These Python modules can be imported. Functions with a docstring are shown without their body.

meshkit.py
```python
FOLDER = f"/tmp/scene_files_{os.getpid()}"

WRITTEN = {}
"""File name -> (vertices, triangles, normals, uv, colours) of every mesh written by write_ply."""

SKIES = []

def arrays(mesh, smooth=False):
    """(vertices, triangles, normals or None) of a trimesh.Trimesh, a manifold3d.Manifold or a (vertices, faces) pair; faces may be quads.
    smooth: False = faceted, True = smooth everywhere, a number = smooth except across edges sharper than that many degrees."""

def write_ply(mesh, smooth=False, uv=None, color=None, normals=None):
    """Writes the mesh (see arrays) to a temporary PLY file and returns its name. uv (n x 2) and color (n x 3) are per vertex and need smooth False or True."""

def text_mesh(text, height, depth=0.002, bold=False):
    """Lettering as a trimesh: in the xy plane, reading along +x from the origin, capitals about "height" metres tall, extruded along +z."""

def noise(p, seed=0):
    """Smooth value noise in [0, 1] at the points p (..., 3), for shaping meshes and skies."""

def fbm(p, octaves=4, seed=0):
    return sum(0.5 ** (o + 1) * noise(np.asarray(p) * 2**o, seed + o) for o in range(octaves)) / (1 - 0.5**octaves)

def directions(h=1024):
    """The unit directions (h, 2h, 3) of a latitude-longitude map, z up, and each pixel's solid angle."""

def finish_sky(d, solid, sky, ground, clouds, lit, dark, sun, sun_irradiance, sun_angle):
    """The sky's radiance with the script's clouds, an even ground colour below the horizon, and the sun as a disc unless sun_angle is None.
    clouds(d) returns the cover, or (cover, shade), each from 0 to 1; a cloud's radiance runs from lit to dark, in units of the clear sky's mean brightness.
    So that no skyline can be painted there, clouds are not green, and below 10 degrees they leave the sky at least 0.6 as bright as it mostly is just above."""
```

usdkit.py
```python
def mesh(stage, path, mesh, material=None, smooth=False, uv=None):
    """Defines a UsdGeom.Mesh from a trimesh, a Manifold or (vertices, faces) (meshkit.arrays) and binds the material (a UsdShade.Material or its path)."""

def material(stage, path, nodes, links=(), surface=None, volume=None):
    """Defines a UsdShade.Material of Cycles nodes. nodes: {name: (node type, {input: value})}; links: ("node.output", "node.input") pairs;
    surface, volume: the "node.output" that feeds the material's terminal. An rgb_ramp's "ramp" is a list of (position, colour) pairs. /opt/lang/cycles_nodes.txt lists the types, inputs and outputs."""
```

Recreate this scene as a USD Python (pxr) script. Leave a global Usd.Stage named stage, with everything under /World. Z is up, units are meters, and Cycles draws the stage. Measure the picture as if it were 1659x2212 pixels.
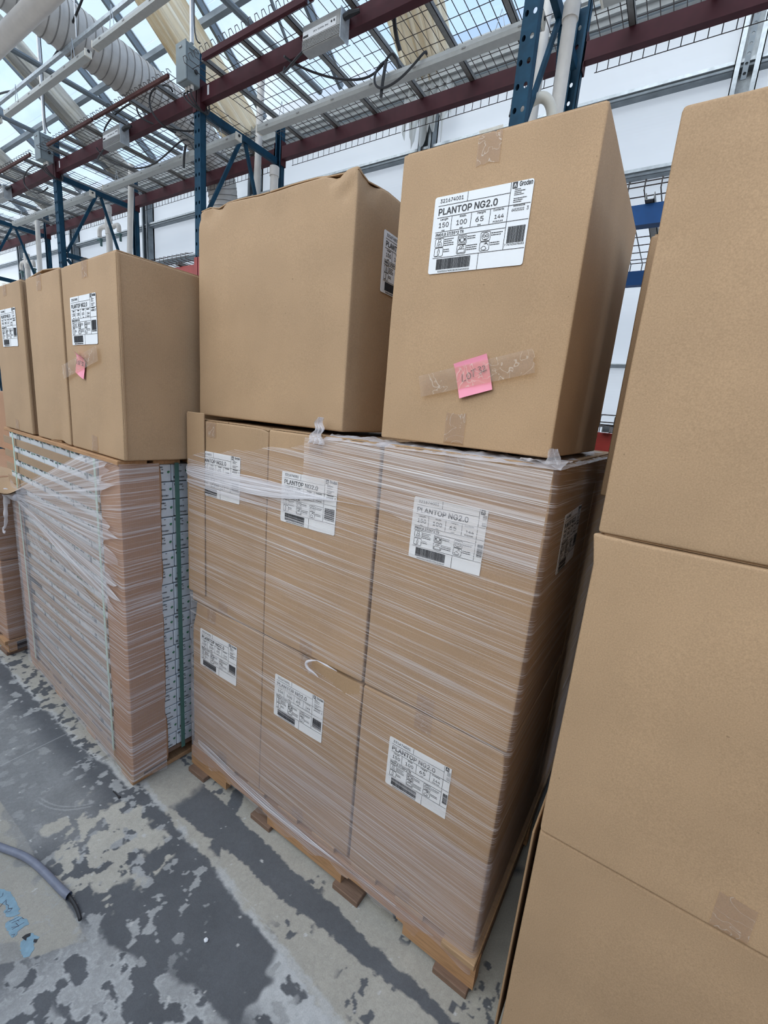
import math, random
import numpy as np, trimesh, usdkit, meshkit
import manifold3d as m3
from shapely.geometry import Polygon, Point, box as sbox
from pxr import Usd, UsdGeom, UsdLux, UsdShade, Gf, Sdf, Vt

stage = Usd.Stage.CreateInMemory()
UsdGeom.SetStageUpAxis(stage, 'Z')
UsdGeom.Xform.Define(stage, '/World')
L = '/World/Looks'
PI = math.pi

# ------------------------------------------------------------------ camera
YAW, PITCH, ROLL, FPX = 0.56654691, 0.2226782, 0.08783046, 949.08
fw = np.array([-math.sin(YAW) * math.cos(PITCH), math.cos(YAW) * math.cos(PITCH), -math.sin(PITCH)])
rt = np.array([math.cos(YAW), math.sin(YAW), 0.0]); up = np.cross(rt, fw)
rt, up = rt * math.cos(ROLL) + up * math.sin(ROLL), -rt * math.sin(ROLL) + up * math.cos(ROLL)
cam = UsdGeom.Camera.Define(stage, '/World/camera')
cam.CreateHorizontalApertureAttr(36.0); cam.CreateVerticalApertureAttr(48.0)
cam.CreateFocalLengthAttr(36.0 * FPX / 1659)
cam.AddTransformOp().Set(Gf.Matrix4d(*rt, 0, *up, 0, *(-fw), 0, 0, 0, 1.5, 1))
cam.CreateExposureAttr(0.22)

# ------------------------------------------------------------------ sky and sun
def mat(name, nodes, links=(), surface='p.BSDF', volume=None):
    return usdkit.material(stage, f'{L}/{name}', nodes, links, surface=surface, volume=volume)

sky_m = mat('sky', {
    'tc': ('texture_coordinate', {}), 'mp': ('mapping', {'scale': (1.0, 1.0, 2.2)}),
    'n': ('noise_texture', {'scale': 2.6, 'detail': 6.0, 'roughness': 0.55, 'distortion': 0.3}),
    'r': ('rgb_ramp', {'ramp': [(0.45, (0, 0, 0)), (0.72, (1, 1, 1))]}),
    'sp': ('separate_xyz', {}), 'hz': ('map_range', {'from_min': 0.0, 'from_max': 0.75, 'to_min': 1.0, 'to_max': 0.0, 'clamp': True}),
    'blue': ('mix_color', {'a': (0.36, 0.58, 0.98), 'b': (0.78, 0.88, 1.0)}),
    'mx': ('mix_color', {'b': (0.92, 0.95, 1.0)}),
    'b': ('background_shader', {'strength': 0.95})},
    [('tc.generated', 'mp.vector'), ('mp.vector', 'n.vector'), ('n.fac', 'r.fac'), ('tc.generated', 'sp.vector'), ('sp.z', 'hz.value'),
     ('hz.result', 'blue.fac'), ('blue.result', 'mx.a'), ('r.color', 'mx.fac'), ('mx.result', 'b.color')], surface='b.background')
dome = UsdLux.DomeLight.Define(stage, '/World/sky'); dome.CreateIntensityAttr(1.0)
UsdShade.MaterialBindingAPI.Apply(dome.GetPrim()).Bind(sky_m)
sun = UsdLux.DistantLight.Define(stage, '/World/sun')          # the sun through thin cloud, high behind the photographer
sun.CreateIntensityAttr(0.78); sun.CreateAngleAttr(70.0); sun.CreateColorAttr(Gf.Vec3f(1.0, 0.965, 0.91))
sun.AddRotateXYZOp().Set(Gf.Vec3f(50, 0, -22))

# ------------------------------------------------------------------ naming helpers
used = {}
def numbered(parent, name):
    k = (parent, name); n = used.get(k, -1) + 1; used[k] = n
    return name if n == 0 else f'{name}_{n:03d}'
def path_of(parent): return '/World' if parent is None else (str(parent.GetPath()) if hasattr(parent, 'GetPath') else str(parent))
def obj(name, mesh, material, parent=None, smooth=False, uv=None, label=None):
    pp = path_of(parent); p = f'{pp}/{numbered(pp, name)}'
    m = mesh.mesh() if isinstance(mesh, MB) else mesh
    g = usdkit.mesh(stage, p, m, material, smooth=smooth, uv=uv)
    if label: g.GetPrim().SetCustomDataByKey('label', label)
    return g.GetPrim()
def tag(o, label=None, cat=None, group=None, kind=None):
    for k, v in (('label', label), ('category', cat), ('group', group), ('kind', kind)):
        if v: o.SetCustomDataByKey(k, v)
    return o
def thing(name, label, cat, loc=(0, 0, 0), rz=0.0, group=None, kind=None):
    p = f'/World/{numbered("/World", name)}'
    x = UsdGeom.Xform.Define(stage, p); x.AddTranslateOp().Set(Gf.Vec3d(*map(float, loc)))
    x.AddRotateZOp().Set(float(math.degrees(rz)))
    return tag(x.GetPrim(), label, cat, group, kind)
def dup(root, loc, rz=0.0, label=None, group=None):
    w = root.GetCustomData(); base = root.GetName()
    if base[-4:-3] == '_' and base[-3:].isdigit(): base = base[:-4]
    p = f'/World/{numbered("/World", base)}'
    x = UsdGeom.Xform.Define(stage, p)
    x.GetPrim().GetReferences().AddInternalReference(root.GetPath())
    x.GetPrim().SetInstanceable(True)
    x.ClearXformOpOrder()
    x.AddTranslateOp().Set(Gf.Vec3d(*map(float, loc))); x.AddRotateZOp().Set(float(math.degrees(rz)))
    return tag(x.GetPrim(), label or w['label'], w['category'], group or w.get('group'))

# ------------------------------------------------------------------ mesh helpers
class MB:
    def __init__(s): s.v, s.f, s.n = [], [], 0
    def add(s, v, f):
        s.v.append(np.asarray(v, float)); s.f.append(np.asarray(f, int) + s.n); s.n += len(v); return s
    def tm(s, t): return s.add(t.vertices, t.faces)
    def mesh(s): return trimesh.Trimesh(np.vstack(s.v), np.vstack(s.f), process=False)
    def box(s, lo, hi):
        lo, hi = np.minimum(lo, hi), np.maximum(lo, hi)
        v = [[(lo, hi)[i][0], (lo, hi)[j][1], (lo, hi)[k][2]] for i in (0, 1) for j in (0, 1) for k in (0, 1)]
        q = [(0, 1, 3, 2), (4, 6, 7, 5), (0, 4, 5, 1), (2, 3, 7, 6), (0, 2, 6, 4), (1, 5, 7, 3)]
        return s.add(v, [t for a in q for t in ((a[0], a[1], a[2]), (a[0], a[2], a[3]))])
    def cbox(s, lo, hi, c):                          # a chamfered box
        lo, hi = np.array(np.minimum(lo, hi), float), np.array(np.maximum(lo, hi), float)
        pts = []
        for i in (0, 1):
            for j in (0, 1):
                for k in (0, 1):
                    p = np.array([(lo, hi)[i][0], (lo, hi)[j][1], (lo, hi)[k][2]]); d = np.array([1 - 2 * i, 1 - 2 * j, 1 - 2 * k]) * c
                    for a in range(3):
                        q = p.copy(); e = [0, 1, 2]; e.remove(a); q[e] += d[e]; pts.append(q)
        return s.tm(trimesh.convex.convex_hull(np.array(pts)))
    def bar(s, a, b, w, h, upv=(0, 0, 1)):           # a rectangular bar from a to b
        a, b = np.array(a, float), np.array(b, float); d = (b - a) / np.linalg.norm(b - a)
        x = np.cross(d, upv)
        if np.linalg.norm(x) < 1e-4: x = np.cross(d, (1, 0, 0))
        x /= np.linalg.norm(x); y = np.cross(x, d)
        v = [p + i * x * w / 2 + j * y * h / 2 for p in (a, b) for i, j in ((-1, -1), (1, -1), (1, 1), (-1, 1))]
        f = [(0, 2, 1), (0, 3, 2), (4, 5, 6), (4, 6, 7)]
        for i in range(4):
            k = (i + 1) % 4; f += [(i, k, k + 4), (i, k + 4, i + 4)]
        return s.add(v, f)
    def tube(s, pts, r, n=8, cap=True):
        pts = np.array(pts, float); m = len(pts); r = np.broadcast_to(r, m)
        t = np.gradient(pts, axis=0) if m > 2 else np.repeat([pts[1] - pts[0]], 2, 0)
        t /= np.linalg.norm(t, axis=1, keepdims=True)
        u = np.cross(t[0], (0, 0, 1) if abs(t[0][2]) < .9 else (1, 0, 0)); u /= np.linalg.norm(u)
        rings = []; ang = np.arange(n) * 2 * PI / n
        for i in range(m):
            u = u - (u @ t[i]) * t[i]; u /= np.linalg.norm(u); w = np.cross(t[i], u)
            rings.append(pts[i] + r[i] * (np.cos(ang)[:, None] * u + np.sin(ang)[:, None] * w))
        f = []
        for i in range(m - 1):
            for j in range(n):
                a, b = i * n + j, i * n + (j + 1) % n; f += [(a, b, b + n), (a, b + n, a + n)]
        v = np.vstack(rings)
        if cap:
            v = np.vstack([v, pts[0], pts[-1]])
            for j in range(n):
                f += [(m * n, (j + 1) % n, j), (m * n + 1, (m - 1) * n + j, (m - 1) * n + (j + 1) % n)]
        return s.add(v, f)
    def wires(s, A, B, r):                           # many square wires at once
        A, B = np.asarray(A, float), np.asarray(B, float); d = B - A; d /= np.linalg.norm(d, axis=1, keepdims=True)
        ref = np.where(np.abs(d[:, 2:3]) < .9, [[0, 0, 1.0]], [[1.0, 0, 0]])
        x = np.cross(d, ref); x /= np.linalg.norm(x, axis=1, keepdims=True); y = np.cross(x, d)
        k = len(A); V = np.stack([P + r * (a * x + b * y) for P in (A, B) for a, b in ((1, 0), (0, 1), (-1, 0), (0, -1))], 1).reshape(-1, 3)
        F = np.array([t for i in range(4) for t in ((i, (i + 1) % 4, (i + 1) % 4 + 4), (i, (i + 1) % 4 + 4, i + 4))])
        return s.add(V, (F[None] + (np.arange(k) * 8)[:, None, None]).reshape(-1, 3))
    def poly(s, polygon, depth, M):                  # an extruded shapely outline placed by the 4x4 matrix M
        t = trimesh.creation.extrude_polygon(polygon, depth, engine='earcut'); t.apply_transform(M); return s.tm(t)
def frame(o, x, y, z):
    M = np.eye(4); M[:3, 0], M[:3, 1], M[:3, 2], M[:3, 3] = x, y, z, o; return M
def grid_faces(nu, nv, keep=None):
    i, j = np.meshgrid(np.arange(nu - 1), np.arange(nv - 1), indexing='ij')
    a = i * nv + j; q = np.stack([a, a + nv, a + nv + 1, a + 1], -1).reshape(-1, 4)
    if keep is not None: q = q[keep.reshape(-1)]
    return np.vstack([q[:, [0, 1, 2]], q[:, [0, 2, 3]]])
def spline(P, n=24):
    P = np.array(P, float); k = np.linspace(0, 1, len(P)); from_ = np.linspace(0, 1, n)
    from scipy.interpolate import CubicSpline
    return CubicSpline(k, P)(from_)
def rounded(w, d, h, r=.006, n=12, amp=.0015, seed=0, dents=(), bulge=0.0):
    """A carton body in [0,w]x[0,d]x[0,h]: rounded edges, slightly uneven faces, dents = (point, radius, push)."""
    ax = []
    for Ln in (w, d, h):
        a = np.unique(np.concatenate([[0, .35 * r, r], np.linspace(r, Ln - r, n), [Ln - r, Ln - .35 * r, Ln]])); ax.append(a)
    V, F, N = [], [], 0
    for k in range(3):
        i, j = [(1, 2), (2, 0), (0, 1)][k]
        for side in (0, 1):
            A, B = np.meshgrid(ax[i], ax[j], indexing='ij'); P = np.zeros(A.shape + (3,))
            P[..., i], P[..., j], P[..., k] = A, B, (w, d, h)[k] * side
            f = grid_faces(len(ax[i]), len(ax[j]))
            if side == 0: f = f[:, ::-1]
            V.append(P.reshape(-1, 3)); F.append(f + N); N += len(V[-1])
    V, F = np.vstack(V), np.vstack(F)
    t = trimesh.Trimesh(V, F, process=False); t.merge_vertices(merge_norm=True, merge_tex=True); V, F = np.array(t.vertices), np.array(t.faces)
    S = np.array([w, d, h]); I = np.clip(V, r, S - r); dv = V - I; ln = np.linalg.norm(dv, axis=1, keepdims=True)
    nrm = dv / np.maximum(ln, 1e-9); V = I + nrm * r
    q = np.prod(np.clip(np.sin(np.clip(V / S, 0, 1) * PI), 0, 1) + (np.abs(nrm) > .9) * 1.0, axis=1)
    V = V + nrm * ((meshkit.fbm(V * 7 + seed * 3.1, 3, seed) - .5) * 2 * amp + bulge * np.clip(q - .2, 0, 1))[:, None]
    for c, rad, push in dents:
        g = np.exp(-((V - np.array(c)) ** 2).sum(1) / (rad * rad)); k = .6 + .8 * meshkit.noise(V * 45 + seed, seed + 5)
        V = V + (g * k)[:, None] * np.array(push)
    return trimesh.Trimesh(V, F, process=False)

# ------------------------------------------------------------------ materials
def cardboard(name, c, dark=.8, flute=.2):
    c = np.array(c)
    return mat(name, {
        'tc': ('texture_coordinate', {}), 'oi': ('object_info', {}),
        'n1': ('noise_texture', {'scale': 5.0, 'detail': 4.0}), 'n2': ('noise_texture', {'scale': 420.0, 'detail': 2.0, 'roughness': .7}),
        'n3': ('noise_texture', {'scale': 95.0, 'detail': 1.0}), 'r3': ('rgb_ramp', {'ramp': [(.79, (0, 0, 0)), (.82, (1, 1, 1))]}),
        'r1': ('rgb_ramp', {'ramp': [(.3, tuple(c * .92)), (.7, tuple(c * 1.06))]}),
        'r2': ('rgb_ramp', {'ramp': [(.3, (.86, .85, .84)), (.7, (1.1, 1.1, 1.1))]}),
        'm': ('mix', {'mix_type': 'multiply', 'fac': 1.0}), 'm3': ('mix', {'color2': tuple(c * .45)}), 'k': ('math', {'math_type': 'multiply', 'value2': .5}),
        'rv': ('map_range', {'from_min': 0., 'from_max': 1., 'to_min': .95, 'to_max': 1.05}), 'h': ('hsv', {'saturation': 1.0}),
        'w': ('wave_texture', {'scale': 45.0, 'bands_direction': 'x', 'distortion': .4}),
        'w2': ('wave_texture', {'scale': 45.0, 'bands_direction': 'y', 'distortion': .4}),
        'wm': ('math', {'math_type': 'add'}), 'wa': ('math', {'math_type': 'multiply_add', 'value2': flute}),
        'b': ('bump', {'strength': .25, 'distance': .0012}), 'p': ('principled_bsdf', {'roughness': .72, 'specular_ior_level': .3})},
        [('tc.object', 'n1.vector'), ('tc.object', 'n2.vector'), ('tc.object', 'n3.vector'), ('tc.object', 'w.vector'), ('tc.object', 'w2.vector'),
         ('n1.fac', 'r1.fac'), ('n2.fac', 'r2.fac'), ('r1.color', 'm.color1'), ('r2.color', 'm.color2'), ('n3.fac', 'r3.fac'), ('r3.color', 'k.value1'),
         ('k.value', 'm3.fac'), ('m.color', 'm3.color1'), ('oi.random', 'rv.value'), ('rv.result', 'h.value'), ('m3.color', 'h.color'), ('h.color', 'p.base_color'),
         ('w.fac', 'wm.value1'), ('w2.fac', 'wm.value2'), ('wm.value', 'wa.value1'), ('n1.fac', 'wa.value3'), ('wa.value', 'b.height'), ('b.normal', 'p.normal')])
def plain(name, c, rough=.5, metal=0.0, var=.12, scale=20., spec=.5, bump=0.0):
    c = np.array(c, float)
    nodes = {'tc': ('texture_coordinate', {}), 'n': ('noise_texture', {'scale': scale, 'detail': 5.0, 'roughness': .6}),
             'r': ('rgb_ramp', {'ramp': [(.3, tuple(c * (1 - var))), (.7, tuple(np.minimum(c * (1 + var), 1)))]}),
             'p': ('principled_bsdf', {'roughness': rough, 'metallic': metal, 'specular_ior_level': spec})}
    links = [('tc.object', 'n.vector'), ('n.fac', 'r.fac'), ('r.color', 'p.base_color')]
    if bump:
        nodes['b'] = ('bump', {'strength': bump, 'distance': .002}); links += [('n.fac', 'b.height'), ('b.normal', 'p.normal')]
    return mat(name, nodes, links)
M = {}
M['card'] = cardboard('cardboard', (.43, .282, .160))
M['card_red'] = cardboard('cardboard_reddish', (.40, .222, .125), flute=.5)
M['card_tray'] = cardboard('cardboard_tray', (.36, .245, .15))
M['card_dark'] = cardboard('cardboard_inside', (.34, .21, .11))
M['white'] = plain('label_paper', (.78, .79, .79), .55, var=.02)
M['ink'] = plain('black_ink', (.018, .018, .02), .6, var=.05)
M['pen'] = plain('pen_ink', (.05, .03, .05), .5, var=.1)
M['green_ink'] = plain('green_ink', (.03, .16, .07), .6, var=.1)
M['pink'] = plain('pink_paper', (.93, .33, .43), .6, var=.04, scale=8)
M['blue_steel'] = plain('blue_rack_paint', (.007, .046, .085), .6, var=.3, scale=9, spec=.2)
M['blue_beam'] = plain('blue_beam_paint', (.006, .055, .18), .55, var=.15, scale=9, spec=.2)
M['maroon'] = plain('maroon_rack_paint', (.062, .016, .021), .6, var=.2, scale=8, spec=.2)
M['red_beam'] = plain('red_rack_paint', (.30, .03, .022), .45, var=.2, scale=8)
M['rust'] = plain('rusty_maroon_paint', (.085, .034, .030), .7, var=.35, scale=30, spec=.2)
M['zinc'] = plain('zinc_wire', (.075, .062, .055), .45, metal=.4, var=.2, scale=40)
M['channel'] = plain('galvanised_channel', (.22, .215, .20), .5, metal=.3, var=.15, scale=25)
M['galv'] = plain('galvanised_steel', (.52, .56, .58), .42, metal=.45, var=.18, scale=30)
M['galv_dark'] = plain('weathered_steel', (.20, .23, .25), .5, metal=.3, var=.2, scale=12)
M['gutter'] = plain('gutter_steel', (.42, .43, .42), .5, metal=.25, var=.15, scale=14)
M['rafter'] = plain('rafter_steel', (.175, .20, .215), .45, metal=.3, var=.12, scale=10)
M['lamp'] = plain('lamp_housing', (.43, .435, .41), .45, var=.06, scale=30)
M['grey_box'] = plain('grey_enclosure_paint', (.21, .25, .26), .45, var=.06, scale=15)
M['driver'] = plain('driver_housing', (.31, .31, .30), .4, metal=.35, var=.08, scale=30)
M['black'] = plain('black_rubber', (.018, .018, .02), .5, var=.2)
M['pvc'] = plain('pvc_pipe', (.68, .64, .585), .45, var=.07, scale=12)
M['pvc_new'] = plain('pvc_fitting', (.74, .70, .60), .4, var=.06, scale=14)
M['valve'] = plain('valve_handle', (.055, .12, .12), .45, var=.2)
M['valve_blk'] = plain('valve_handle_black', (.05, .055, .06), .4, var=.2)
M['duct'] = plain('duct_fabric', (.60, .575, .54), .75, var=.10, scale=9, bump=.3)
M['duct_rib'] = plain('duct_wire', (.24, .225, .21), .7, var=.1)
M['pole'] = plain('conduit_steel', (.60, .60, .60), .35, metal=.5, var=.1)
M['strap_green'] = plain('green_strap', (.070, .150, .122), .35, var=.08)
M['strap_pale'] = plain('pale_green_strap', (.42, .58, .47), .35, var=.06)
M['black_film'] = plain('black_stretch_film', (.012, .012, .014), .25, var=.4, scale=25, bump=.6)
M['hose'] = plain('grey_hose', (.18, .195, .245), .5, var=.1, scale=40)
M['paint_blue'] = plain('blue_floor_paint', (.21, .33, .40), .8, var=.18, scale=40)
M['block'] = plain('white_wrap', (.60, .63, .65), .42, var=.04, scale=60, bump=.25)
def wood(name, c):
    c = np.array(c)
    return mat(name, {'tc': ('texture_coordinate', {}), 'mp': ('mapping', {'scale': (3, 40, 40)}), 'n': ('noise_texture', {'scale': 3.0, 'detail': 6.0, 'roughness': .65, 'distortion': .6}),
        'r': ('rgb_ramp', {'ramp': [(.25, tuple(c * .62)), (.5, tuple(c)), (.8, tuple(c * 1.15))]}), 'b': ('bump', {'strength': .3, 'distance': .001}),
        'p': ('principled_bsdf', {'roughness': .75, 'specular_ior_level': .25})},
        [('tc.object', 'mp.vector'), ('mp.vector', 'n.vector'), ('n.fac', 'r.fac'), ('r.color', 'p.base_color'), ('n.fac', 'b.height'), ('b.normal', 'p.normal')])
M['wood1'] = wood('pallet_wood', (.42, .27, .15)); M['wood2'] = wood('pallet_wood_orange', (.42, .235, .115)); M['wood3'] = wood('pallet_wood_dark', (.20, .125, .085))
# stretch film: clear plastic with whitened, stretched streaks along the wrap (primvar st: along, across)
def film(name, lo, hi, sx, sy, base=.05, top=.75, tint=(.80, .77, .78)):
    return mat(name, {'a': ('attribute', {'attribute': 'st'}), 'mp': ('mapping', {'scale': (sx, sy, 1)}), 'mp2': ('mapping', {'scale': (sx * .35, sy * .13, 1), 'location': (3.1, 7.7, 0)}),
        'n': ('noise_texture', {'scale': 1.0, 'detail': 3.0, 'roughness': .62, 'distortion': .15}), 'n2': ('noise_texture', {'scale': 1.0, 'detail': 3.0, 'roughness': .6}),
        'ad': ('math', {'math_type': 'multiply_add', 'value2': .55, 'value3': -.275}), 'su': ('math', {'math_type': 'add'}),
        'r': ('map_range', {'range_type': 'smoothstep', 'from_min': lo, 'from_max': hi, 'to_min': base, 'to_max': top, 'clamp': True}),
        'b': ('bump', {'strength': .5, 'distance': .002}), 't': ('transparent_bsdf', {'color': (.975, .955, .94)}),
        'p': ('principled_bsdf', {'base_color': tint, 'roughness': .28, 'specular_ior_level': .6}), 'x': ('mix_closure', {})},
        [('a.vector', 'mp.vector'), ('a.vector', 'mp2.vector'), ('mp.vector', 'n.vector'), ('mp2.vector', 'n2.vector'), ('n2.fac', 'ad.value1'), ('n.fac', 'su.value1'), ('ad.value', 'su.value2'),
         ('su.value', 'r.value'), ('n.fac', 'b.height'), ('b.normal', 'p.normal'), ('r.result', 'x.fac'), ('t.BSDF', 'x.closure1'), ('p.BSDF', 'x.closure2')], surface='x.closure')
M['film'] = film('stretch_film', .49, .76, 2.2, 400.0, base=.035, top=.74, tint=(.78, .73, .70))
M['film_low'] = film('stretch_film_double', .44, .95, 2.0, 120.0, base=.10, top=.48, tint=(.66, .61, .61))
M['film_band'] = film('stretch_film_strands', .36, .62, 1.2, 210.0, base=.04, top=.82)
M['film_fan'] = film('stretch_film_gathered', .47, .80, 1.6, 260.0, base=.06, top=.72, tint=(.76, .73, .72))
M['film_haze'] = film('stretch_film_hazy', .40, .85, 1.4, 110.0, base=.12, top=.55, tint=(.74, .73, .74))
M['film_pleat'] = film('stretch_film_pleated', .42, .74, 1.1, 75.0, base=.12, top=.82)
M['film_thick'] = film('stretch_film_bunched', .2, .7, 8.0, 60.0, base=.15, top=.75)
M['tape'] = mat('packing_tape', {'tc': ('texture_coordinate', {}), 'n': ('noise_texture', {'scale': 15.0, 'detail': 2.0, 'distortion': 2.2}),
    'r': ('rgb_ramp', {'ramp': [(.485, (.12, .12, .12)), (.50, (.55, .55, .55)), (.515, (.13, .13, .13))]}), 'b': ('bump', {'strength': .5, 'distance': .002}),
    't': ('transparent_bsdf', {'color': (.86, .78, .68)}), 'p': ('principled_bsdf', {'base_color': (.72, .64, .54), 'roughness': .2}), 'x': ('mix_closure', {})},
    [('tc.object', 'n.vector'), ('n.fac', 'r.fac'), ('n.fac', 'b.height'), ('b.normal', 'p.normal'), ('r.color', 'x.fac'), ('t.BSDF', 'x.closure1'), ('p.BSDF', 'x.closure2')], surface='x.closure')
M['pane'] = mat('roof_glass', {'t': ('transparent_bsdf', {'color': (.93, .96, .975)}), 'g': ('glossy_bsdf', {'roughness': .08, 'color': (.9, .95, 1)}), 'x': ('mix_closure', {'fac': .05}),
    'tl': ('translucent_bsdf', {'color': (.9, .93, .95)}), 'y': ('mix_closure', {'fac': .08})},
    [('t.BSDF', 'x.closure1'), ('g.BSDF', 'x.closure2'), ('x.closure', 'y.closure1'), ('tl.BSDF', 'y.closure2')], surface='y.closure')
M['poly'] = mat('polycarbonate_panel', {'tc': ('texture_coordinate', {}), 'mp': ('mapping', {'scale': (.35, 1, 5.0)}), 'n': ('noise_texture', {'scale': 1.2, 'detail': 2.0}),
    'r': ('rgb_ramp', {'ramp': [(.35, (.74, .77, .79)), (.65, (.85, .87, .88))]}), 'w': ('wave_texture', {'scale': 14.0, 'bands_direction': 'z', 'distortion': 0.0}),
    'b': ('bump', {'strength': .12, 'distance': .002}), 'd': ('principled_bsdf', {'roughness': .22, 'specular_ior_level': .6}), 'tl': ('translucent_bsdf', {'color': (.93, .925, .91)}), 'x': ('mix_closure', {'fac': .66})},
    [('tc.object', 'mp.vector'), ('mp.vector', 'n.vector'), ('n.fac', 'r.fac'), ('r.color', 'd.base_color'), ('tc.object', 'w.vector'), ('w.fac', 'b.height'), ('b.normal', 'd.normal'),
     ('d.BSDF', 'x.closure1'), ('tl.BSDF', 'x.closure2')], surface='x.closure')
def cloth(name, c1, c2):
    return mat(name, {'tc': ('texture_coordinate', {}), 'mp': ('mapping', {'scale': (34, .9, .9)}), 'n': ('noise_texture', {'scale': 1.5, 'detail': 4.0}), 'r': ('rgb_ramp', {'ramp': [(.3, c1), (.7, c2)]}),
        'd': ('diffuse_bsdf', {}), 'tl': ('translucent_bsdf', {}), 't': ('transparent_bsdf', {}), 'x': ('mix_closure', {'fac': .72}), 'y': ('mix_closure', {'fac': .14})},
        [('tc.object', 'mp.vector'), ('mp.vector', 'n.vector'), ('n.fac', 'r.fac'), ('r.color', 'd.color'), ('r.color', 'tl.color'), ('d.BSDF', 'x.closure1'), ('tl.BSDF', 'x.closure2'), ('x.closure', 'y.closure1'), ('t.BSDF', 'y.closure2')], surface='y.closure')
M['shade_tan'] = cloth('tan_shade_cloth', (.70, .58, .40), (.95, .90, .78)); M['shade_grey'] = cloth('grey_shade_cloth', (.38, .36, .33), (.80, .76, .68))
M['shade_white'] = cloth('white_shade_cloth', (.70, .70, .67), (.88, .89, .88))

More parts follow.
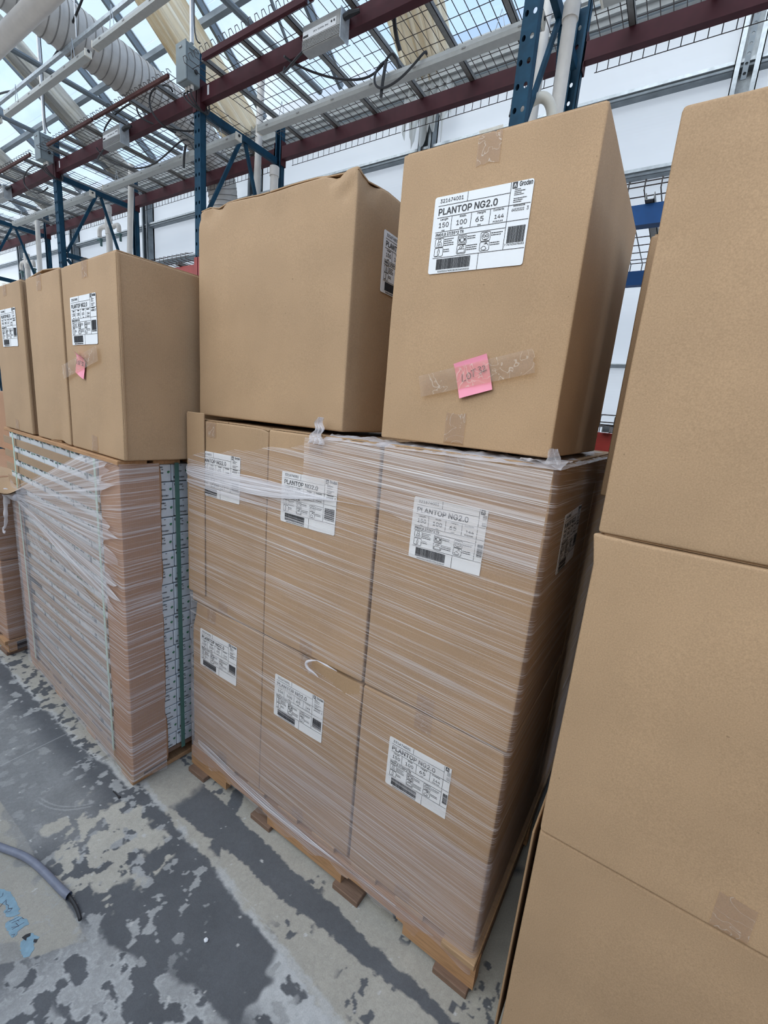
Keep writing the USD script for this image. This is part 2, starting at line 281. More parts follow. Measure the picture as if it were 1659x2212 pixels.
# ------------------------------------------------------------------ floor
def smooth(e0, e1, x): t = np.clip((x - e0) / (e1 - e0), 0, 1); return t * t * (3 - 2 * t)
def floor_color(P):
    x, y = P[:, 0], P[:, 1]; Q = np.stack([x, y, 0 * x], 1)
    fb = lambda s, o, k: meshkit.fbm(Q * s + k * 7.3, o, k)
    wob = (fb(9, 4, 1) - .5) * .045 + (fb(60, 3, 2) - .5) * .026
    dark, tan, grey, pale = (np.array(c) for c in ((.100, .103, .108), (.385, .36, .305), (.295, .295, .285), (.46, .46, .445)))
    fine = fb(150, 3, 3)[:, None]; mid = fb(14, 4, 4)[:, None]
    col = dark * (.82 + .36 * mid) * (.9 + .2 * fine)
    tanc = tan * (.88 + .2 * mid) * (.86 + .28 * fine); greyc = grey * (.8 + .4 * mid) * (.84 + .32 * fine); palec = pale * (.8 + .4 * fb(70, 3, 5)[:, None])
    def lay(c, m):
        nonlocal col; m = np.clip(m, 0, 1)[:, None]; col = col * (1 - m) + c * m
    yy = y + wob; e1 = np.where(x > -1.5, .735 - (x + 1.3) * .079, .718 + .068 * (-1.49 - x) - np.interp(-x, [1.5, 1.9, 2.6], [.0, .055, .09])); e1 = np.where((x > -1.62) & (x <= -1.5), .712, e1)
    # the open aisle: worn grey screed with pale blotches, dark sealer left in between
    ais = smooth(0, .004, e1 - yy)
    spots = smooth(.60, .61, fb(34, 3, 6)) * smooth(.42, .5, fb(6, 2, 7) + .16 * smooth(-.9, -1.6, x))
    lay(greyc * 1.12, ais * spots * smooth(-.75, -1.0, x))
    left = smooth(-1.30, -1.62, x + (fb(5, 3, 8) - .5) * .5) * smooth(.66, .56, yy)
    lay(greyc * .88, ais * left * .75)
    blotch = smooth(.03, .0, np.hypot((x + 1.36) / 1.25, (y - .525) * 1.0) - .13 + (fb(16, 4, 9) - .5) * .42)
    lay(tanc * 1.12, ais * blotch * smooth(.485, .50, fb(26, 4, 10) + .04))
    bl2 = smooth(.02, .0, np.hypot((x + 1.20), (y - .55)) - .085 + (fb(17, 4, 19) - .5) * .3); lay(tanc * 1.1, ais * bl2 * smooth(.52, .545, fb(24, 4, 20)))
    low = smooth(.0, .02, (.42 + .10 * smooth(-1.2, -.6, x)) - yy + (fb(8, 3, 11) - .5) * .14)
    pn = fb(13, 4, 12) * .62 + fb(31, 3, 32) * .38 + .03 * np.sin(x * 9); patch = smooth(.455, .468, pn)
    lay(greyc * 1.12, ais * low * patch * smooth(-1.25, -1.05, x)); 
    rim = smooth(.016, .004, np.abs(pn - .472)) + smooth(.010, .003, np.abs(pn - .53)) * .6; lay(palec * 1.0, ais * low * rim * .75 * smooth(-1.25, -1.05, x))
    slab = smooth(0, .006, (-1.08 - .16 * (.40 - y) / .2) - x + wob * .6) * smooth(0, .004, .395 - y + wob * .3 - .02 * (x + 1.3)); lay(tan * .92 * (.9 + .2 * fine) * (.92 + .16 * mid), slab)
    lay(greyc * .78, slab * smooth(.56, .60, fb(10, 3, 13)) * .7); lay(palec * .78, slab * smooth(.014, .004, np.abs(fb(18, 4, 14) - .56)) * .6)
    crust = smooth(0, .02, x + .66 + (fb(10, 3, 15) - .5) * .25) * ais * smooth(.50, .60, yy); lay(palec, crust * smooth(.42, .45, fb(22, 4, 16))); lay(greyc, crust * smooth(.56, .60, fb(30, 3, 17)) * .8)
    # worn bare bands beside the pallets, one dark band between them
    d_o, d_i = .777 + (x + .95) * .055,   .88 - (x + .97) * .045
    band = 1 - ais
    lay(tanc, band); lay(pale * (.85 + .3 * fine), smooth(.016, .004, np.abs(e1 - yy + .004)) * .75 * smooth(.35, .55, fb(12, 3, 21)))
    dk = smooth(-.002, .002, yy - d_o) * smooth(-.002, .002, d_i - yy)
    gap = smooth(.030, .025, np.abs(x + 1.055 + (y - .76) * .5 + wob * 1.5)) * smooth(.73, .745, yy)
    lay(dark * (.9 + .35 * mid) * (.88 + .24 * fine), np.maximum(dk * smooth(-1.33, -1.27, x + wob * 2), gap))
    ch = smooth(.61, .625, fb(42, 3, 22)) * smooth(.50, .56, fb(7, 2, 23)) * smooth(.0, .05, yy - e1); lay(dark * (.9 + .3 * fine), ch * (1 - dk) * band)
    lay(dark * .9, smooth(.55, .57, fb(40, 3, 24)) * smooth(-1.65, -1.8, x) * band)
    # small chips and scratches
    lay(np.array((.50, .49, .46)) + 0 * col, smooth(.775, .80, fb(60, 2, 25)))
    lay(pale * 1.1 + 0 * col, smooth(.0022, .0009, np.abs(x + 1.99)) * smooth(.75, .72, y))                         # saw-cut joint
    lay(pale + 0 * col, smooth(.0016, .0007, np.abs(y - .723 + (x + .9) * .10)) * smooth(-1.0, -.9, x) * .5)
    u = (x + 1.714) * .839 + (y - .484) * .544; w = -(x + 1.714) * .544 + (y - .484) * .839                          # faint oval scuff
    lay(greyc * 1.25, smooth(.0035, .001, np.abs(np.abs(w + .03 * np.sin(u * 14)) - .007)) * smooth(-.01, .03, u) * smooth(.215, .205, u) * .7)
    return np.clip(col, .01, 1)
fx, fy = np.arange(-3.05, -.0499, .0036), np.arange(.0, 1.0201, .0036)
A, B = np.meshgrid(fx, fy, indexing='ij'); FV = np.stack([A, B, 0 * A], -1).reshape(-1, 3); fx1, fy1 = fx[-1], fy[-1]
fc = [floor_color(FV)]; fl = MB().add(FV, grid_faces(len(fx), len(fy)))
X0, X1, Y0_, Y1_ = -4.6, 1.4, -1.3, 1.9
def far_tone(V):
    a = np.tile((.19, .185, .17), (len(V), 1)) * (.8 + .4 * meshkit.fbm(V * 3, 3, 40))[:, None]; d = np.maximum.reduce([-3.05 - V[:, 0], V[:, 0] + .05, -V[:, 1], V[:, 1] - 1.02]); w = smooth(.3, 1.2, d + (meshkit.fbm(V * 4, 3, 41) - .5) * .5)[:, None]
    return floor_color(V) * (1 - w) + a * w
for x0, x1, y0, y1, st in ((X0, fx[0], Y0_, Y1_, .016), (fx1, X1, Y0_, Y1_, .016), (fx[0], fx1, Y0_, fy[0], .016), (fx[0], fx1, fy1, Y1_, .03), (-14, X0, -9, 4.1, .2), (X1, 5, -9, 4.1, .2), (X0, X1, -9, Y0_, .2), (X0, X1, Y1_, 4.1, .2)):
    g1, g2 = np.linspace(x0, x1, max(3, int((x1 - x0) / st))), np.linspace(y0, y1, max(3, int((y1 - y0) / st))); A, B = np.meshgrid(g1, g2, indexing='ij'); V = np.stack([A, B, 0 * A], -1).reshape(-1, 3)
    fl.add(V, grid_faces(len(g1), len(g2))); fc.append(far_tone(V))
M['floor'] = mat('worn_concrete', {'a': ('attribute', {'attribute': 'tint'}), 'tc': ('texture_coordinate', {}), 'n': ('noise_texture', {'scale': 260.0, 'detail': 4.0, 'roughness': .7}), 'n2': ('noise_texture', {'scale': 30.0, 'detail': 4.0}),
    'r': ('rgb_ramp', {'ramp': [(.3, (.86, .86, .86)), (.7, (1.12, 1.12, 1.12))]}), 'm': ('mix', {'mix_type': 'multiply', 'fac': 1.0}), 'rr': ('map_range', {'from_min': .3, 'from_max': .7, 'to_min': .42, 'to_max': .7}),
    'b': ('bump', {'strength': .3, 'distance': .002}), 'p': ('principled_bsdf', {'specular_ior_level': .35})},
    [('tc.object', 'n.vector'), ('tc.object', 'n2.vector'), ('n.fac', 'r.fac'), ('a.color', 'm.color1'), ('r.color', 'm.color2'), ('m.color', 'p.base_color'), ('n2.fac', 'rr.value'), ('rr.result', 'p.roughness'), ('n.fac', 'b.height'), ('b.normal', 'p.normal')])
fp = obj('floor', fl, M['floor'])
UsdGeom.PrimvarsAPI(fp).CreatePrimvar('tint', Sdf.ValueTypeNames.Color3fArray, 'vertex').Set(Vt.Vec3fArray.FromNumpy(np.vstack(fc).astype(np.float32)))
tag(fp, 'worn concrete floor with dark sealer patches and bare tan bands', 'floor', kind='structure')

# ------------------------------------------------------------------ building: back wall, eave gutter, sloping glass roof
YW = 3.82; COLX = [-.085 - 2.2 * k for k in range(-2, 7)]
wall = thing('wall_back', 'pale translucent polycarbonate back wall of the greenhouse', 'wall', kind='structure')
GZ = [0.0, .9, 1.985, 3.245, 3.735, 4.20]
for i in range(len(COLX) - 1):
    for j in range(len(GZ) - 1):
        obj('panel', MB().cbox((COLX[i + 1] + .004, YW, GZ[j] + .004), (COLX[i] - .004, YW + .016, GZ[j + 1] - .004), .002), M['poly'], wall)
col_lab = ['galvanised wall column beside the perforated strap behind the rightmost carton stack', 'galvanised wall column seen under the ragged white shade cloth end',
           'galvanised wall column behind the crushed carton and its two pipes', 'galvanised wall column left of the middle blue front post', 'galvanised wall column second from the left edge', 'galvanised wall column farthest left behind the pipe cross']
for k, cx in enumerate(COLX):
    c = thing('wall_column', col_lab[k - 2] if 2 <= k < 8 else 'galvanised wall column beyond the end of the rack', 'wall column', (cx, YW - .10, 0), kind='structure')
    b = MB(); b.box((-.065, 0, 0), (-.06, .1, 4.3)); b.box((.06, 0, 0), (.065, .1, 4.3)); b.box((-.065, .085, 0), (.065, .1, 4.3)); b.box((-.065, 0, 0), (-.035, .005, 4.3)); b.box((.035, 0, 0), (.065, .005, 4.3))
    obj('channel', b, M['galv'] if k < 3 else M['galv_dark'], c)
    if k == 2:
        s = sbox(-.014, 0, .014, 1.6)
        for q in range(31): s = s.difference(Point(0, .03 + q * .05).buffer(.0085, 6))
        obj('perforated_strap', MB().poly(s, .004, frame((-.005, -.006, 3.62), (1, 0, 0), (0, 0, 1), (0, -1, 0))), M['galv_dark'], c)
for k, z in enumerate(GZ[1:5]):
    t = thing('trim', ['low horizontal steel girt on the back wall', 'slim pale horizontal girt on the wall at carton height', 'pale horizontal girt just above the blue beam in the gap', 'dark horizontal girt across the upper wall under the gutter'][k], 'girt', (0, YW - .06, z), kind='structure')
    h = .03 if k == 1 else .055
    obj('lower_rail', MB().box((-13.3, 0, -h / 2), (4.3, .06, 0)), M['galv_dark'], t); obj('upper_rail', MB().box((-13.3, -.012, 0), (4.3, .06, h / 2 - .008)), M['galv'], t)
    obj('lip', MB().box((-13.3, -.014, -h / 2), (4.3, -.008, -h / 2 + .012)), M['galv_dark'], t)
gut = thing('gutter', 'grey folded steel eave gutter above the back wall', 'gutter', (0, YW, 4.12), kind='structure')
prof = [(-.20, .20), (-.20, .15), (-.185, .14), (-.165, .05), (-.14, .05), (-.13, .02), (-.05, .02), (-.03, .0), (.02, .0), (.02, .22), (.0, .22), (.0, .04), (-.12, .05), (-.145, .12), (-.17, .16), (-.188, .20)]
obj('trough', MB().poly(Polygon(prof), 17.6, frame((-13.3, 0, 0), (0, 1, 0), (0, 0, 1), (1, 0, 0))), M['gutter'], gut)
obj('drip_rib', MB().box((-13.3, -.115, .008), (4.3, -.10, .022)), M['galv_dark'], gut); obj('drip_rib', MB().box((-13.3, -.195, .10), (4.3, -.18, .112)), M['galv_dark'], gut)
# roof: rises from the gutter towards the camera, ridge behind it, falls again
SL = .62; Y0, Z0 = 3.72, 4.42; YR = -1.6; ZR = Z0 + SL * (Y0 - YR); YE = -8.4
roof = thing('ceiling', 'sloping greenhouse roof of clear panes on grey rafters', 'roof', kind='structure')
RX = [1.95 - 1.04 * k for k in range(0, 15)]
def rz_(y): return Z0 + SL * (Y0 - y) if y > YR else ZR - SL * (YR - y)
for x in RX:
    for ya, yb in ((Y0, YR), (YR, YE)):
        obj('rafter', MB().bar((x, ya, rz_(ya)), (x, yb, rz_(yb)), .030, .055), M['rafter'], roof)
        obj('glazing_bar', MB().bar((x, ya, rz_(ya) + .055), (x, yb, rz_(yb) + .040), .042, .010), M['galv'], roof)
PY = [Y0, 3.0, 2.25, 1.2, .2, -.8, YR]
for y in PY[1:] + [-3.2, -4.8, -6.4, -8.3]:
    obj('purlin', MB().bar((RX[0], y, rz_(y) - .07), (RX[-1], y, rz_(y) - .07), .05 if y == 3.0 else .016, .05 if y == 3.0 else .016), M['rafter'], roof)
ys = PY + [-3.2, -4.8, -6.4, YE]
for i in range(len(RX) - 1):
    for j in range(len(ys) - 1):
        a, b = ys[j], ys[j + 1]; x1, x0 = RX[i] - .028, RX[i + 1] + .028; za, zb = rz_(a) + .05, rz_(b) + .05
        V = [(x0, a - .006, za), (x1, a - .006, za), (x1, b + .006, zb), (x0, b + .006, zb)]; V += [(p, q, r + .006) for p, q, r in V]
        obj('glass_pane', MB().add(V, [(0, 2, 1), (0, 3, 2), (4, 5, 6), (4, 6, 7), (0, 1, 5), (0, 5, 4), (1, 2, 6), (1, 6, 5), (2, 3, 7), (2, 7, 6), (3, 0, 4), (3, 4, 7)]), M['pane'], roof)
TX = [1.3, -3.4, -5.6, -7.0, -9.8]
tl = ['truss chord over the bay nearest the camera', 'truss chord right of the fabric duct', 'dark horizontal truss chord running under the fabric duct', 'slim truss chord meeting the left electrical box', 'truss chord at the far left of the roof']
for k, x in enumerate(TX):
    t = thing('roof_truss', tl[k], 'roof truss', (x, 0, 0), kind='structure')
    obj('bottom_chord', MB().tube([(0, 3.6, 4.36), (0, -6.8, 4.36)], .026, 8), M['rafter'], t)
    for ya, za, yb in ((3.3, 4.36, 2.4), (2.4, None, 1.6), (1.6, 4.36, .4), (.4, None, -1.2)):
        p = (0, ya, 4.36 if za else rz_(ya) - .06); q = (0, yb, rz_(yb) - .06 if za else 4.36)
        obj('web', MB().tube([p, q], .014, 6), M['rafter'], t)
# bunched shade curtains along every second rafter line
def curtain(name, label, x, w, m, y0, y1, seed, drop=.10):
    rng = np.random.default_rng(seed); nu, nv = 90, 26; s = np.linspace(0, 1, nu)[:, None]; t = np.linspace(0, 1, nv)[None]
    prof_z = sum(a * np.sin(s * f * PI + p) for a, f, p in ((.030, 15, rng.random() * 6), (.018, 27, rng.random() * 6), (.012, 41, rng.random() * 6)))
    Y = y0 + (y1 - y0) * t + 0 * s; Z = np.vectorize(rz_)(Y) - .14 - drop * np.sin(s * PI) + prof_z * (.8 + .3 * np.sin(t * 7 + s * 4)); X = (s - .5) * w * (1 + .16 * np.sin(t * 5 + seed)) + .02 * np.sin(t * 6)
    c = thing(name, label, 'shade curtain', (x, 0, 0))
    V = np.stack([X, Y, Z], -1).reshape(-1, 3); f = grid_faces(nu, nv); V2 = V + (0, 0, .004)
    obj('cloth', MB().add(V, f).add(V2, f[:, ::-1]), m, c, smooth=True)
    obj('pull_rod', MB().tube([(0, y0, rz_(y0) - .12), (0, y1, rz_(y1) - .12)], .010, 6), M['galv'], c); return c
curtain('shade_curtain', 'tan bunched shade curtain hanging right of the fabric duct', -4.58, .62, M['shade_tan'], 3.62, -1.0, 3)
curtain('shade_curtain', 'grey and tan bunched shade curtain left of the fabric duct', -6.95, .50, M['shade_grey'], 3.62, -1.0, 4)
curtain('shade_curtain', 'grey bunched shade curtain at the far left edge', -9.35, .50, M['shade_grey'], 3.62, 0.0, 5)
rc = curtain('shade_curtain', 'tan bunched shade curtain with a ragged white end hanging down the wall', -2.28, .48, M['shade_tan'], 3.66, -1.0, 6)
nu, nv = 60, 14; s = np.linspace(0, 1, nu)[:, None]; t = np.linspace(0, 1, nv)[None]
ln = .30 + .10 * (meshkit.noise(np.stack([s[:, 0] * 14, 0 * s[:, 0], 0 * s[:, 0]], 1), 4)[:, None] > .5) + .06 * np.sin(s * 31)
V = np.stack([(s - .5) * .46 + 0 * t, YW - .13 + .02 * np.sin(s * 40) + 0 * t, 4.18 - ln * t], -1).reshape(-1, 3); f = grid_faces(nu, nv)
obj('hanging_end', MB().add(V, f).add(V + (0, .003, 0), f[:, ::-1]), M['shade_white'], rc, smooth=True)

# ------------------------------------------------------------------ pallet racking
YF, YB = 2.45, 3.33; PX = [1.60, -.975, -3.60, -6.14, -8.68, -11.2]
names = ['the blue rack upright beyond the right edge', 'blue rack upright nearest the camera, with cream pipes behind it', 'blue rack upright in the middle, under the right electrical box', 'blue rack upright under the left electrical box', 'blue rack upright second from the left end', 'blue rack upright farthest left']
def post_mesh(holes, face, w=.078, d=.048, top=4.02):
    b = MB(); s = sbox(-w / 2, 0, w / 2, top)
    if holes:
        z = 2.42
        while z < top - .05:
            for sx in (-1, 1):
                e = Point(0, 0).buffer(1, 5); import shapely.affinity as af
                s = s.difference(af.translate(af.scale(e, .0095, .0135), sx * .020, z))
            z += .1
    b.poly(s, .003, frame((0, 0, 0), (1, 0, 0), (0, 0, 1), (0, -1, 0)) if face < 0 else frame((0, 0, 0), (1, 0, 0), (0, 0, 1), (0, -1, 0)))
    o = 1 if face < 0 else -1
    b.box((-w / 2, 0, 0), (-w / 2 + .003, o * d, top)); b.box((w / 2 - .003, 0, 0), (w / 2, o * d, top))
    b.box((-w / 2, o * (d - .003), 0), (-w / 2 + .018, o * d, top)); b.box((w / 2 - .018, o * (d - .003), 0), (w / 2, o * d, top)); return b
for k, x in enumerate(PX):
    fr = thing('rack_upright', names[k], 'rack upright', (x, 0, 0))
    a = MB(); m = post_mesh(k < 5, -1).mesh(); m.apply_translation((0, YF, 0)); obj('post', m, M['blue_steel'], fr)
    m = post_mesh(k < 5, 1).mesh(); m.apply_translation((0, YB, 0)); obj('post', m, M['blue_steel'], fr)
    for y in (YF, YB): obj('foot_plate', MB().box((-.07, y - .06, 0), (.07, y + .06, .008)), M['blue_steel'], fr)
    ya, yb = YF + .07, YB - .07
    for z in (3.68, 2.92, 1.9, .9): obj('crossbar', MB().bar((0, ya, z), (0, yb, z), .035, .05), M['blue_steel'], fr)
    obj('brace', MB().bar((.0, ya, 2.95), (.0, (ya + yb) / 2 - .03, 3.65), .020, .028), M['blue_steel'], fr)
    obj('brace', MB().bar((.0, (ya + yb) / 2 + .02, 3.65), (.0, yb, 2.62), .020, .028), M['blue_steel'], fr)
    obj('brace', MB().bar((.0, ya, 2.88), (.0, yb, 1.95), .020, .028), M['blue_steel'], fr); obj('brace', MB().bar((.0, ya, .95), (.0, yb, 1.85), .020, .028), M['blue_steel'], fr)
bayn = ['right-hand bay', 'bay behind the crushed carton', 'bay left of the middle upright', 'bay left of the left electrical box', 'leftmost bay']
def beam(x0, x1, y, z0, z1, m, label, face=-1, clip=True):
    t = thing('rack_beam', label, 'rack beam', ((x0 + x1) / 2, y, z0)); hl = (x1 - x0) / 2; o = -face
    obj('rail', MB().box((-hl + .045, -.002 if face < 0 else -.05, 0), (hl - .045, .05 if face < 0 else .002, z1 - z0)), m, t)
    for sx in (-1, 1):
        e = MB(); xx = sx * (hl - .045)
        e.box((xx - sx * .004, -.008 if face < 0 else -.05, -.05), (xx, .05 if face < 0 else .008, z1 - z0 + .05)); e.box((xx, -.009 if face < 0 else .004, -.05), (xx + sx * .04, -.005 if face < 0 else .008, z1 - z0 + .05)); obj('end_connector', e, m, t)
    if clip: obj('part_sticker', MB().box((-hl + .13, -.0045, .025), (-hl + .15, -.0025, z1 - z0 - .012)), M['white'], t)
    return t
def deck(x0, x1, z, label, y0=2.272, y1=3.365, loops=True, edge=True, nch=3, rusty=False, rail0=0.0):
    lk = .55 if rusty else 1.0; w = x1 - x0; t = thing('wire_deck', label, 'wire deck', (x0, 0, z)); b = MB()
    xs = np.arange(.012, w, .0635); r = .0026
    b.wires([(x, y0, .034) for x in xs], [(x, y1, .034) for x in xs], r)
    b.wires([(x, y1, .034) for x in xs], [(x, y1, -.128 if z > 3 else -.04) for x in xs], r)
    rows = np.concatenate([np.arange(y0 + .07, y1, .118), [y1]]); b.wires([(0, y, .039) for y in rows], [(w, y, .039) for y in rows], r)
    if z > 3: b.wires([(0, y1 + .003, zz) for zz in (-.06, -.126)], [(w, y1 + .003, zz) for zz in (-.06, -.126)], r)
    else: b.wires([(0, y1 + .003, -.04)], [(w, y1 + .003, -.04)], r)
    if loops:
        for x in xs:
            b.tube([(x - .0, y0, .034), (x, y0 - .012, .034 + .028 * lk), (x, y0 + .006, .034 + .048 * lk), (x, y0 + .03, .034 + .032 * lk)] if z > 3 else [(x, y0, .034), (x, y0 - .004, .075), (x, y0 + .04, .085)], r, 4, False)
        if z < 3: b.wires([(0, y0 + .04, .086)], [(w, y0 + .04, .086)], r); b.wires([(0, y0, .05)], [(w, y0, .05)], r)
    o = obj('wire_mesh', b, M['zinc'], t); o.SetCustomDataByKey('kind', 'stuff')
    for k in range(nch):
        xc = w * (k + .5) / nch; c = MB(); c.box((xc - .018, y0 + .02, .002), (xc + .018, 3.33, .005)); c.box((xc - .018, y0 + .02, .002), (xc - .015, 3.33, .030)); c.box((xc + .015, y0 + .02, .002), (xc + .018, 3.33, .030)); obj('support_channel', c, M['channel'], t)
    if edge: obj('edge_rail', MB().box((rail0, y0 - .004, .004 if rusty else -.008), (w, y0 + (.014 if rusty else .020), .028)), M['rust'] if rusty else M['maroon'], t)
    return t
for i in range(5):
    x0, x1 = PX[i + 1], PX[i]
    beam(x0, x1, YF, 3.70, 3.80, M['maroon'], f'maroon top front beam of the {bayn[i]}'); beam(x0, x1, YB, 3.70, 3.80, M['maroon'], f'maroon top rear beam of the {bayn[i]}', face=1, clip=False)
    xm = (x0 + x1) / 2
    deck(x0 + .10, xm - .012, 3.80, f'overhead wire deck in the left half of the {bayn[i]}', rusty=i > 1, rail0=.22); deck(xm + .012, x1 - .10, 3.80, f'overhead wire deck in the right half of the {bayn[i]}', rusty=i > 1)
for i, (m, zf, zb) in enumerate(((M['blue_beam'], (2.42, 2.503), (2.395, 2.475)), (M['red_beam'], (2.47, 2.57), (2.47, 2.57)), (M['red_beam'], (2.47, 2.57), (2.47, 2.57)))):
    x0, x1 = PX[i + 1], PX[i]; cn = 'blue' if i == 0 else 'red'
    beam(x0, x1, YF, *zf, m, f'{cn} middle front beam of the {bayn[i]}'); beam(x0, x1, YB, *zb, m, f'{cn} middle rear beam of the {bayn[i]}', face=1, clip=False); xm = (x0 + x1) / 2
    deck(x0 + .06, xm - .01, zf[1] + .002, f'middle-level wire deck in the left half of the {bayn[i]}', y0=2.40, edge=False); deck(xm + .01, x1 - .06, zf[1] + .002, f'middle-level wire deck in the right half of the {bayn[i]}', y0=2.40, edge=False)
beam(PX[1], PX[0], YF, 1.40, 1.492, M['red_beam'], 'red low front beam glimpsed between the carton stacks'); beam(PX[1], PX[0], YB, 1.40, 1.492, M['red_beam'], 'red low rear beam behind the carton stacks', face=1, clip=False)
deck(PX[1] + .06, (PX[1] + PX[0]) / 2, 1.494, 'low wire deck glimpsed between the carton stacks', y0=2.40, edge=False)

# ------------------------------------------------------------------ electrical boxes, drivers, lamp bars, pipes, duct
def elec(x, label):
    t = thing('electrical_box', label, 'electrical box', (x, 2.29, 3.79))
    obj('enclosure', MB().cbox((-.06, .012, -.035), (.06, .12, .205), .005), M['grey_box'], t); d = obj('cover', MB().cbox((-.063, .002, -.035), (.063, .012, .21), .003), M['grey_box'], t)
    obj('latch', MB().box((-.016, -.003, .17), (.016, .002, .18)), M['driver'], t); obj('switch_lever', MB().tube([(.06, .03, .17), (.073, .06, .165), (.073, .10, .17)], .004, 6), M['grey_box'], t)
    obj('knockout', MB().tube([(.06, .085, .05), (.068, .085, .05)], .014, 12), M['black'], t)
    for q in (-.035, .0, .035):
        obj('cable_gland', MB().tube([(q, .07, -.035), (q, .07, -.065)], .012, 10), M['pvc'], t)
        obj('cable', MB().tube(spline([(q, .07, -.06), (q + .01, .07, -.12), (.05, .15 + q * .3, -.17), (.02 + q, .20, -.10)], 12), .006, 6), M['black'], t)
    return t
elec(-3.565, 'grey electrical box at the head of the middle upright'); elec(-6.10, 'grey electrical box at the head of the left upright under a slim pole')
for x, lab in ((-3.53, 'slim steel conduit rising from the right electrical box to the roof'), (-6.07, 'slim steel conduit rising from the left electrical box to the roof')):
    t = thing('conduit_pole', lab, 'conduit', (x, 2.36, 4.015)); obj('pipe', MB().tube([(0, 0, 0), (0, 0, 1.15)], .014, 10), M['pole'], t); obj('wire', MB().tube(spline([(.02, 0, 1.15), (.025, .01, .5), (.03, .0, .12), (.06, .03, .0)], 14), .005, 5), M['black'], t)
def driver(x, label, group=None):
    t = thing('lamp_driver', label, 'lamp driver', (x, 2.36, 3.625), group=group); b = MB().cbox((-.15, 0, 0), (.15, .07, .135), .004)
    for q in range(7): b.box((-.148, -.004, .008 + q * .007), (.148, 0, .011 + q * .007))
    obj('housing', b, M['driver'], t); obj('top_plate', MB().box((-.15, .01, .135), (.15, .085, .139)), M['driver'], t)
    pl = obj('rating_label', MB().box((-.146, -.0015, .060), (.12, 0, .100)), M['white'], t)
    tx = MB()
    for s, u, zz, hh in (('LED driver', -.13, .068, .010),):
        mt = meshkit.text_mesh('240V  50/60Hz  IP66', .0085, .0006); mt.apply_transform(frame((-.06, -.0016, .076), (1, 0, 0), (0, 0, 1), (0, -1, 0))); tx.tm(mt)
    tx.box((-.142, -.0022, .066), (-.10, -.0015, .078))
    obj('print', tx, M['ink'], pl)
    for q in (.085, .105): obj('indicator', MB().tube([(q, -.0015, .085), (q, -.0024, .085)], .006, 10), M['ink'], pl)
    obj('end_plate', MB().box((.15, 0, -.01), (.154, .08, .14)), M['galv'], t); obj('connector', MB().tube([(.154, .03, .10), (.19, .03, .105), (.25, .05, .115)], (.016, .018, .010), 8), M['black'], t)
    obj('cable', MB().tube(spline([(-.15, .03, .03), (-.22, .02, .0), (-.32, .03, -.03), (-.36, .06, .02)], 14), .007, 6), M['black'], t); return t
driver(-2.25, 'large grey lamp driver on the front beam at the top of the picture'); driver(-4.74, 'grey lamp driver on the front beam between the two electrical boxes'); driver(-7.45, 'grey lamp driver on the front beam at the far left')
def lampbar(x0, x1, y, z, label, hang=.16, k=.85):
    t = thing('lamp_bar', label, 'lamp bar', (x0, y, z)); w = x1 - x0
    h = MB(); P = Polygon([(a * k, b * k) for a, b in ((-.034, 0), (.034, 0), (.034, .03), (.024, .062), (-.024, .062), (-.034, .03))]); h.poly(P, w - .02, frame((.01, 0, 0), (0, 1, 0), (0, 0, 1), (1, 0, 0))); obj('housing', h, M['lamp'], t)
    for q in (0, w - .012): obj('end_cap', MB().cbox((q, -.036 * k, -.003), (q + .012, .036 * k, .065 * k), .003), M['pvc_new'], t)
    for q in np.linspace(.12, w - .12, 7): obj('clip', MB().box((q - .012, -.038 * k, .018), (q + .012, -.033 * k, .026)), M['driver'], t)
    for q in (.25, w - .25): obj('hanger', MB().tube([(q - .03, 0, .06), (q, 0, hang), (q + .03, 0, .06)], .0025, 5), M['galv'], t)
    obj('end_socket', MB().tube([(w, 0, .035), (w + .004, 0, .035)], .010, 10), M['black'], t); return t
lampbar(-3.25, -1.02, 2.76, 3.575, 'long pale lamp bar under the deck behind the crushed carton'); lampbar(-5.70, -3.48, 2.75, 3.575, 'long pale lamp bar passing behind the middle blue upright'); lampbar(-8.22, -5.98, 2.75, 3.575, 'long pale lamp bar under the deck at the left')
lampbar(-.74, 1.46, 2.76, 3.575, 'long pale lamp bar under the deck of the right-hand bay')
lampbar(-4.10, -1.9, 1.955, 3.9, 'pale lamp bar over the aisle near the top edge, crossing the tan curtain', hang=.19, k=.70); lampbar(-5.83, -4.22, 1.965, 3.9, 'pale lamp bar over the aisle in front of the fabric duct', hang=.19, k=.70); lampbar(-8.2, -6.0, 1.96, 3.9, 'pale lamp bar over the aisle at the left edge', hang=.19, k=.70)
t = thing('hanging_rail', 'thin steel rail over the aisle carrying the lamp bars', 'rail', (0, 1.99, 4.08)); obj('bar', MB().box((-12, -.012, -.012), (2.5, .012, .012)), M['galv'], t)
for q in np.arange(-10.9, 2, 2.15): obj('hanger_rod', MB().tube([(q, 0, .016), (q, 0, rz_(1.99) - 4.15)], .0045, 6), M['pole'], t)
t = thing('overhead_pipe', 'thick pale overhead pipe in the top left corner', 'pipe', (0, 1.58, 3.90)); obj('pipe', MB().tube([(-12, 0, 0), (3, 0, 0)], .062, 16), M['pvc'], t, smooth=40); obj('coupling', MB().tube([(-6.5, 0, 0), (-6.36, 0, 0)], .070, 16), M['pvc'], t, smooth=40)
for q in np.arange(-10, 2, 2.4): obj('hanger_rod', MB().tube([(q, 0, .06), (q, 0, rz_(1.58) - 4.0)], .006, 6), M['pole'], t)
t = thing('overhead_beam', 'dark maroon overhead beam behind the pale pipe in the corner', 'beam', (0, 1.30, 3.90)); obj('rail', MB().box((-12, -.03, -.02), (3, .03, .09)), M['maroon'], t); obj('flange', MB().box((-12, -.05, .09), (3, .05, .10)), M['maroon'], t)
